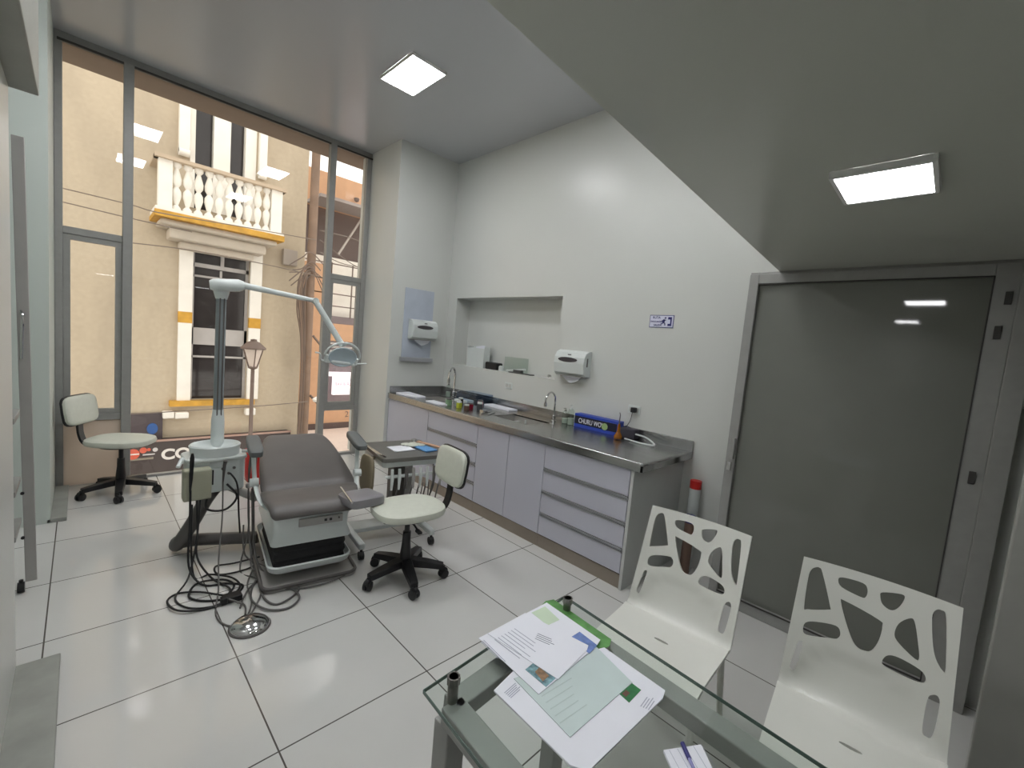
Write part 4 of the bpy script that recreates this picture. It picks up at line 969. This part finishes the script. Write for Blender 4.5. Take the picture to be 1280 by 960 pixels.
tag(cgl.build('crumpled_gloves', vinylw_m), 'crumpled pale latex gloves in the middle of the cart tray', 'gloves')
tag(MB().lathe([(.022, 0), (.024, .03), (.02, .04), (.001, .04)], ct(.13, .12, .6965), 16).build('chrome_cup', chrome_m), 'little chrome cup at the back of the cart tray', 'cup')
tag(MB().bar(ct(.18, .16, .703), ct(.30, -.12, .703), .035, .010).build('wooden_strip', mat('peach_wood', rgb(205, 165, 140), .6), bevel=.002), 'peach wooden strip across the right edge of the cart tray', 'strip')

# red bin behind chair
RB = thing('waste_bin', 'red round waste bin by the window behind the dental chair', 'bin', (1.27, 4.72, 0))
MB().lathe([(.001, .0), (.07, .0), (.12, .05), (.145, .15), (.15, .33), (.155, .34), (.14, .34), (.11, .06), (.001, .03)], n=28).build('body', red_m, RB)

# ------------------------------------------------------------------ cart in the left recess
RC = thing('rolling_rack', 'grey metal rolling rack half hidden behind the near left wall edge', 'rack', (-.42, 3.6, 0))
pa = gy(22, 170, 3.45); pb_ = gy(39, 697, 3.45)
MB().bar((pa.x, 3.45, pa.z), (pb_.x, 3.45, .06), .045, .02).build('upright', palearm_m, RC, world=True, bevel=.003)
MB().bar((pa.x-.35, 3.45, pa.z), (pb_.x-.35, 3.45, .06), .045, .02).build('upright', palearm_m, RC, world=True, bevel=.003)
for z in (.30, .55, .95): MB().box(-.60, -.25, 3.43, 3.75, z, z+.03).build('shelf', alu_m, RC, world=True, bevel=.003)
for z in (.32, .57): MB().lathe([(.001, 0), (.008, 0), (.008, .012), (.001, .012)], n=12, m=Matrix.Translation((-.225, 3.44, z)) @ Matrix.Rotation(PI/2, 4, 'X')).build('bolt', black_m, RC, world=True)
for x in (-.235, -.56): MB().tube([(x-.014, 3.46, .028), (x+.014, 3.46, .028)], .028, n=16).tube([(x, 3.46, .03), (x, 3.46, .07)], .009).build('caster', black_m, RC, world=True)
MB().cable([(-.222, 3.43, 1.55), (-.215, 3.40, 1.50), (-.222, 3.43, 1.30)], .006).build('hook', chrome_m, RC, world=True)

# ------------------------------------------------------------------ street outside
fac_m = stucco('tan_stucco', rgb(190, 176, 154), rgb(148, 136, 120))
wht_m = mat('white_plaster', rgb(238, 234, 226), .7, var=.04, scale=5)
yel_m = mat('ochre_paint', rgb(200, 152, 58), .7, var=.2, scale=8)
drk_m = mat('dark_glazing', rgb(46, 42, 44), .08, var=.3, scale=2)
gry_m = mat('window_wood_grey', rgb(176, 172, 170), .6)
YF = 11.0
FB = thing('opposite_building', 'tan stuccoed building across the street with white balcony and tall window', 'building', (1.0, YF, -3.3))
Fp = lambda x, y, Y=YF: gy(x, y, Y)
wl = MB()
ox0, ox1, oz0, oz1 = 1.60, 2.62, -.12, 3.12      # tall window opening
ux0, ux1, uz0, uz1 = 1.58, 2.50, 3.75, 6.6       # balcony opening
FX0, FX1 = -7.0, 3.74
for (x0, x1, z0, z1) in ((FX0, ox0, -3.3, 8.5), (ox1, FX1, -3.3, 8.5), (ox0, ox1, -3.3, oz0), (ox0, ox1, oz1, uz0), (ox0, ox1, uz1, 8.5)):
    wl.box(x0, x1, YF, YF+.35, z0, z1)
wl.build('wall', fac_m, FB, world=True)
MB().box(ox0, ox1, YF+.16, YF+.2, oz0, oz1).build('window_glazing', drk_m, FB, world=True)
MB().box(ox0, ox1, YF+.16, YF+.2, uz0, uz1).build('door_glazing', drk_m, FB, world=True)
wfm = MB()
for (x0, x1, z0, z1) in ((ox0, ox0+.05, oz0, oz1), (ox1-.05, ox1, oz0, oz1), (ox0, ox1, oz1-.06, oz1), (ox0, ox1, 2.62, 2.70), (2.10, 2.16, 2.7, oz1), (ox0, ox1, 2.42, 2.46), (ox0, ox1, 1.34, 1.38), (ox0, ox1, 1.03, 1.34), (ox0, ox1, .76, .80), (2.09, 2.13, 1.38, 2.6)):
    wfm.box(x0, x1, YF+.10, YF+.16, z0, z1)
wfm.build('window_frame', gry_m, FB, world=True)
for x0, x1 in ((1.38, 1.60), (2.62, 2.84)):
    p_ = MB().box(x0, x1, YF-.08, YF, -.12, 3.2).build('pilaster', wht_m, FB, world=True)
    MB().box(x0-.004, x1+.004, YF-.085, YF, 1.46, 1.68).build('ochre_band', yel_m, p_, world=True)
MB().box(1.26, 2.76, YF-.16, YF, -.23, -.12).build('window_sill', yel_m, FB, world=True)
dfm = MB()
for (x0, x1) in ((1.90, 2.19), (1.52, 1.60), (2.46, 2.66)): dfm.box(x0, x1, YF-.02, YF+.16, uz0, uz1)
dfm.build('door_frame', wht_m, FB, world=True)
for x0, x1 in ((1.33, 1.50), (2.70, 2.84)):
    MB().box(x0, x1, YF-.14, YF, 4.72, 6.6).tube([(x0, YF-.1, 4.72), (x1, YF-.1, 4.72)], .07, n=14).build('console', wht_m, FB, world=True)
# balcony
BY = 10.25
bl0, br0 = gy(200, 196, BY), gy(352, 240, BY); zr = (bl0.z+br0.z)/2
zsl = (gy(200, 262, BY).z+gy(350, 292, BY).z)/2
x0, x1 = bl0.x, br0.x
bal = MB().box(x0-.06, x1+.06, BY-.06, YF, zsl-.06, zsl+.03).build('balcony_slab', wht_m, FB, world=True)
MB().box(x0-.08, x1+.08, BY-.09, BY+.12, zr-.01, zr+.05).box(x0-.08, x0+.14, BY, YF, zr-.01, zr+.05).box(x1-.14, x1+.08, BY, YF, zr-.01, zr+.05).build('hand_rail', mat('weathered_cap', rgb(190, 172, 150), .8), bal, world=True)
MB().box(x0-.07, x1+.07, BY-.08, BY-.05, zsl-.14, zsl-.03).box(x0-.07, x1+.07, BY-.075, YF, zsl-.14, zsl-.06).build('ochre_edge', yel_m, bal, world=True)
for x in (x0+.08, x1-.08): MB().box(x-.1, x+.1, BY-.02, BY+.16, zsl+.03, zr-.01).build('corner_post', wht_m, bal, world=True)
hb2 = zr-zsl-.04; nb_ = 10
for k in range(nb_):
    x = x0+.25+(x1-x0-.50)*(k+.0)/(nb_-1)
    MB().lathe([(.07, 0), (.07, .06*hb2), (.03, .12*hb2), (.075, .32*hb2), (.07, .42*hb2), (.03, .5*hb2), (.07, .58*hb2), (.075, .68*hb2), (.03, .88*hb2), (.07, .94*hb2), (.07, hb2)], (x, BY+.07, zsl+.03), 12).build('baluster', wht_m, bal, world=True)
cn = MB()
for k, (e, dz) in enumerate(((.0, .10), (.16, .20), (.34, .14))):
    zz = zsl-.14-sum(v for _, v in ((.0, .10), (.16, .20), (.34, .14))[:k+1]); cn.box(x0+.02+e, x1-.02-e, BY+.05+e*1.1, YF, zz, zz+dz)
cn.build('cornice', mat('grey_plaster', rgb(196, 186, 172), .8), bal, world=True, bevel=.04)
# fixtures on the facade
for (px0, py0, px1, py1) in ((203, 514, 217, 522), (218, 515, 235, 522), (306, 510, 318, 518)):
    a_ = Fp(px0, py0, YF-.1); b_ = Fp(px1, py1, YF-.1); MB().box(a_.x, b_.x, YF-.2, YF, min(a_.z, b_.z), max(a_.z, b_.z)).build('light_fixture', wht_m, FB, world=True, bevel=.02)
a_ = Fp(352, 318); MB().box(a_.x-.0, a_.x+.3, YF-.14, YF, 2.95, 3.3).build('meter_box', mat('grey_box', rgb(160, 150, 140), .6), FB, world=True, bevel=.01)
# poster & shop sign
ps0 = Fp(161, 521, YF-.1); ps1 = Fp(203, 556, YF-.1)
po = thing('street_poster', 'dark poster with blue disc on the tan building behind the far stool', 'poster', ((ps0.x+ps1.x)/2-.2, YF-.05, ps1.z))
MB().box(ps0.x-.6, ps1.x, YF-.08, YF-.005, ps1.z-.02, ps0.z+.05).build('panel', mat('poster_dark', rgb(72, 62, 66), .5), po, world=True)
MB().lathe([(.001, -.01), (.085, -.01), (.085, .01), (.001, .01)], n=24, m=Matrix.Translation((ps1.x-.16, YF-.09, (ps0.z+ps1.z)/2+.04)) @ Matrix.Rotation(PI/2, 4, 'X'), sy=1.3).build('blue_disc', mat('poster_blue', rgb(36, 84, 150), .4), po, world=True)
sgn = thing('shop_sign', 'long dark shop sign with pale capital letters across the street', 'sign', (1.9, YF-.15, -1.95))
sz1 = -.97; sgy = YF-.30
sc0 = gy(182, 553, sgy); sz1 = sc0.z
MB().box(-3, 3.5, sgy, YF-.01, sz1-.95, sz1).build('board', mat('sign_black', rgb(66, 56, 54), .5), sgn, world=True)
MB().box(-3, 3.5, sgy-.03, sgy+.01, sz1-.0, sz1+.035).build('ledge', mat('pinkish_ledge', rgb(170, 140, 128), .6), sgn, world=True)
cC = gy(201, 586, sgy); text('COL', .285, (cC.x, sgy-.003, gy(205, 574, sgy).z), (1, 0, 0), (0, 0, 1), mat('sign_letters', rgb(225, 220, 215), .5), sgn, depth=.012, bold=.010, font_scale=(1.08, 1.0))
def disc(px, py, r, m, nm):
    c = gy(px, py, sgy); MB().lathe([(.001, -.006), (r, -.006), (r, .006), (.001, .006)], n=24, m=Matrix.Translation((c.x, sgy-.004, c.z)) @ Matrix.Rotation(PI/2, 4, 'X')).build(nm, m, sgn, world=True)
disc(166, 568, .10, mat('sign_orange', rgb(205, 90, 66), .5), 'round_logo'); disc(179, 563, .055, MATS['sign_orange'], 'round_logo'); disc(186, 562, .03, MATS['sign_orange'], 'round_logo'); disc(194, 562, .04, mat('sign_grey', rgb(200, 196, 196), .5), 'round_logo')
l0 = gy(166, 568, sgy); MB().box(l0.x-.09, l0.x+.09, sgy-.014, sgy-.01, l0.z-.012, l0.z+.012).build('logo_bar', MATS['sign_letters'], sgn, world=True)
l0 = gy(186, 568, sgy); MB().box(l0.x-.09, l0.x+.09, sgy-.008, sgy, l0.z-.012, l0.z+.012).build('logo_bar', MATS['sign_grey'], sgn, world=True)
l0 = gy(175, 574, sgy); MB().box(l0.x-.2, l0.x+.2, sgy-.008, sgy, l0.z-.018, l0.z+.018).build('logo_bar', mat('sign_dim', rgb(140, 132, 118), .6), sgn, world=True)

# lamp post
LY = 8.6; lp = gy(316, 460, LY)
SL = thing('street_lamp', 'brown street lamp with tapered glass lantern in front of the tan building', 'street lamp', (lp.x, LY, -3.3))
brn_m = mat('brown_iron', rgb(112, 96, 88), .6)
zl = lp.z
MB().lathe([(.09, 0), (.09, .3), (.045, .4), (.035, 2.2), (.03, zl+3.3-.02)], n=14).build('post', brn_m, SL)
lt0 = zl+3.3
MB().lathe([(.04, -.02), (.075, .0), (.075, .02), (.02, .03)], (0, 0, lt0), 12).build('lantern_base', brn_m, SL)
MB().lathe([(.06, .02), (.145, .33), (.13, .34), (.001, .34)], (0, 0, lt0), 4).build('lantern_glass', mat('frosted_lantern', rgb(214, 200, 190), .3), SL)
lf_ = MB()
for k in range(4):
    a_ = PI/2*k; lf_.tube([(.066*math.cos(a_), .066*math.sin(a_), lt0+.01), (.155*math.cos(a_), .155*math.sin(a_), lt0+.34)], .010, n=6)
lf_.build('lantern_bars', brn_m, SL)
MB().lathe([(.20, .33), (.20, .355), (.10, .45), (.05, .47), (.05, .50), (.001, .51)], (0, 0, lt0), 8).build('lantern_roof', brn_m, SL)

# utility pole with cable bundle
PY = 10.55
pt_ = gy(389, 330, PY)
UPo = thing('utility_pole', 'weathered brown utility pole carrying a tangle of cables', 'pole', (pt_.x, PY, -3.3))
MB().lathe([(.10, 0), (.085, 12)], n=16).build('shaft', mat('pole_brown', rgb(128, 106, 90), .8, var=.15, scale=4), UPo)
for k in range(9):
    dx = -.11-.026*(k % 5)+.02*random.random(); z1_ = 6.0+.25*random.random()
    P = [(dx*.5, -.12, z1_), (dx*1.4, -.16, z1_-.15), (dx*(1.4+.5*random.random()), -.15, z1_-.5-.3*random.random()), (dx*1.0, -.13, 4.6), (dx*.8, -.13, 3.4), (dx*.9-.02*k % .05, -.12, 1.2)]
    MB().cable(P, .018, n=6).build('cable', mat('cable_brown_'+str(k), rgb(84+k*5, 70+k*4, 62+k*3), .7), UPo)
for k in range(5):
    z_ = 6.35-.09*k
    rr = random.random
    MB().cable([(-.5+.2*rr(), -.1, z_-.35+.3*rr()), (-.25, -.15, z_-.1+.25*rr()), (-.05, -.16, z_+.2*rr()), (.12+.3*rr(), -.12, z_-.5*rr())], .012, n=6).build('cable', brn_m, UPo)
for k in range(4): MB().cable([(.10, -.05, 5.4-.7*k), (.5, 0.1, 5.0-.7*k)], .03, n=6).build('bracket', brn_m, UPo) if k in (1, 3) else None
wires = [[(40, 226), (160, 255), (200, 266), (300, 283), (395, 300)], [(40, 243), (160, 272), (240, 290)], [(160, 303), (240, 313), (330, 330), (400, 346)], [(160, 518), (240, 513), (330, 507), (385, 502)], [(400, 288), (440, 298), (480, 315)], [(400, 315), (430, 330), (480, 338)], [(400, 300), (440, 330), (480, 350)]]
labs = ['uppermost thin cable crossing in front of the tan facade', 'thin cable just under the uppermost one at the left window', 'sagging pale cable crossing the tall window of the tan building', 'low thin cable running along the facade above the shop sign',
        'thin dark cable right of the utility pole, highest of three', 'thin dark cable right of the utility pole, middle of three', 'thin dark cable right of the utility pole, steepest of three']
for w_, lb in zip(wires, labs): tag(MB().cable([gy(x, y, 9.9) for x, y in w_], .009, n=6).build('street_wire', mat('wire_grey', rgb(120, 108, 98), .6) if 'wire_grey' not in MATS else MATS['wire_grey']), lb, 'cable')

# orange building at the right
OY = 13.0
OB = thing('orange_building', 'orange and white building beyond the utility pole at the right window bay', 'building', (6.5, OY, -3.3))
org_m = mat('orange_paint', rgb(200, 158, 124), .8, var=.05)
o_ = lambda x, y, Y=OY: gy(x, y, Y)
MB().box(4.4, 12, OY, OY+.4, 5.05, 5.95).build('fascia', org_m, OB, world=True)
MB().box(4.4, 12, OY-1.0, OY+.0, 4.98, 5.06).build('canopy', mat('canopy_grey', rgb(150, 140, 136), .7), OB, world=True)
MB().box(4.4, 12, OY+.5, OY+.9, 3.6, 5.1).build('shaded_wall', mat('canopy_shade_tone', rgb(104, 90, 86), .8), OB, world=True)  # dark colour paints in the shade below the canopy
MB().bar((5.3, OY-.1, 3.75), (5.95, OY-.1, 4.95), .05).build('strut', mat('strut_grey', rgb(180, 172, 165), .6), OB, world=True)
MB().box(4.4, 12, OY+.3, OY+.7, 1.95, 3.7).build('white_wall', wht_m, OB, world=True)
rl = MB()
for z in (3.45, 3.0, 2.6, 2.25): rl.box(4.4, 12, OY-.12, OY-.09, z, z+.03)
for k in range(12): rl.box(4.5+.62*k, 4.53+.62*k, OY-.12, OY-.09, 1.95, 3.5)
rl.build('railing', brn_m, OB, world=True)
MB().box(4.4, 12, OY, OY+.4, 1.75, 1.98).build('grey_band', mat('mauve_grey', rgb(124, 112, 114), .7), OB, world=True)
MB().box(4.4, 12, OY-.05, OY+.4, 1.25, 1.76).build('orange_band', org_m, OB, world=True)
MB().box(4.4, 12, OY, OY+.4, -.62, 1.25).build('shopfront', mat('shop_mauve', rgb(120, 108, 112), .6), OB, world=True)
for z in (.80, .92, 1.04, 1.15): MB().box(5.0, 12, OY-.04, OY, z, z+.06).build('shutter_slat', gry_m, OB, world=True)
MB().box(4.4, 12, OY-.1, OY+.4, -1.22, -.6).build('orange_base', org_m, OB, world=True)
MB().box(4.4, 5.14, OY-.12, OY+.3, -3.3, 3.4).build('orange_pier', org_m, OB, world=True)
MB().box(4.4, 12, OY-.15, OY+.4, -3.3, -1.2).build('dark_plinth', mat('dark_plinth', rgb(92, 76, 72), .8), OB, world=True)
text('23', .26, (5.75, OY-.105, -1.05), (1, 0, 0), (0, 0, 1), brn_m, OB)
sa = o_(408, 465, OY-.15); sb = o_(443, 468, OY-.15)
wsn = thing('barber_shop_sign', 'white lit square sign with pink lettering on the orange building', 'sign', (sb.x-.3, OY-.1, -.4))
litw = emis('lit_sign_white', (1, .93, .98, 1), .62)
c0 = o_(417, 470, OY-.15); c1 = o_(442, 493, OY-.15)
MB().box(c0.x, c0.x+.78, OY-.15, OY-.05, c1.z, c0.z).build('sign_face', litw, wsn, world=True)
MB().box(sa.x, c0.x+.78, OY-.14, OY-.05, sa.z-.12, sa.z+.0).build('light_bar', litw, wsn, world=True)
pnk = mat('pink_letters', rgb(205, 130, 150), .6)
text('BARBERIA', .155, (c0.x+.04, OY-.155, (c0.z+c1.z)/2-.02), (1, 0, 0), (0, 0, 1), pnk, wsn, bold=.002, font_scale=(.85, 1.1))
text('LA', .12, (c0.x+.42, OY-.155, c0.z-.16), (1, 0, 0), (0, 0, 1), mat('grey_letters', rgb(150, 140, 150), .6), wsn, font_scale=(1, 1))
lm = o_(417, 246, OY-.3)
tag(MB().lathe([(.001, 0), (.06, .03), (.08, .10), (.06, .12)], (5.75, OY-.12, 5.35), 14).build('bracket_lamp', brn_m), 'small dark lamp on the orange fascia', 'lamp')
wl_ = o_(397, 503, 10.3)
tag(MB().lathe([(.001, 0), (.10, .02), (.12, .08), (.05, .13), (.001, .14)], wl_, 16).build('wall_lamp', wht_m), 'small white lamp beside the utility pole foot', 'lamp')
# ledge roof in front, street
struct('street_ground', MB().box(-12, 20, YW+.3, 30, -3.5, -3.3), mat('asphalt', rgb(120, 116, 110), .9, var=.1, scale=10, bump=.2))
lg = MB(); lg.prism([(3.9, 10.3), (9, 10.3), (9, 12.8), (4.3, 12.8)], -1.5, -1.36)
tag(lg.build('awning_roof', mat('pale_pink_roof', rgb(214, 196, 184), .7)), 'pale pinkish flat awning roof below the orange building', 'awning')
struct('street_rear_wall', MB().box(-12, 20, 19, 19.4, -3.3, 4.0), mat('far_wall', rgb(190, 180, 165), .9))

# ------------------------------------------------------------------ world + render look
w = bpy.data.worlds.new('world'); S.world = w; w.use_nodes = True; nt = w.node_tree; N = nt.nodes
bg = N['Background']; bg.inputs['Strength'].default_value = 1.22
tc = N.new('ShaderNodeTexCoord'); sx_ = N.new('ShaderNodeSeparateXYZ'); cr = N.new('ShaderNodeValToRGB')
cr.color_ramp.elements[0].position = .0; cr.color_ramp.elements[0].color = (.96, .90, .82, 1); cr.color_ramp.elements[1].position = .5; cr.color_ramp.elements[1].color = (1, .97, .93, 1)
nt.links.new(tc.outputs['Generated'], sx_.inputs[0]); nt.links.new(sx_.outputs['Z'], cr.inputs['Fac']); nt.links.new(cr.outputs['Color'], bg.inputs['Color'])
S.view_settings.view_transform = 'Standard'; S.view_settings.look = 'None'; S.view_settings.gamma = 1; S.view_settings.use_curve_mapping = False
S.view_settings.exposure = 0.88
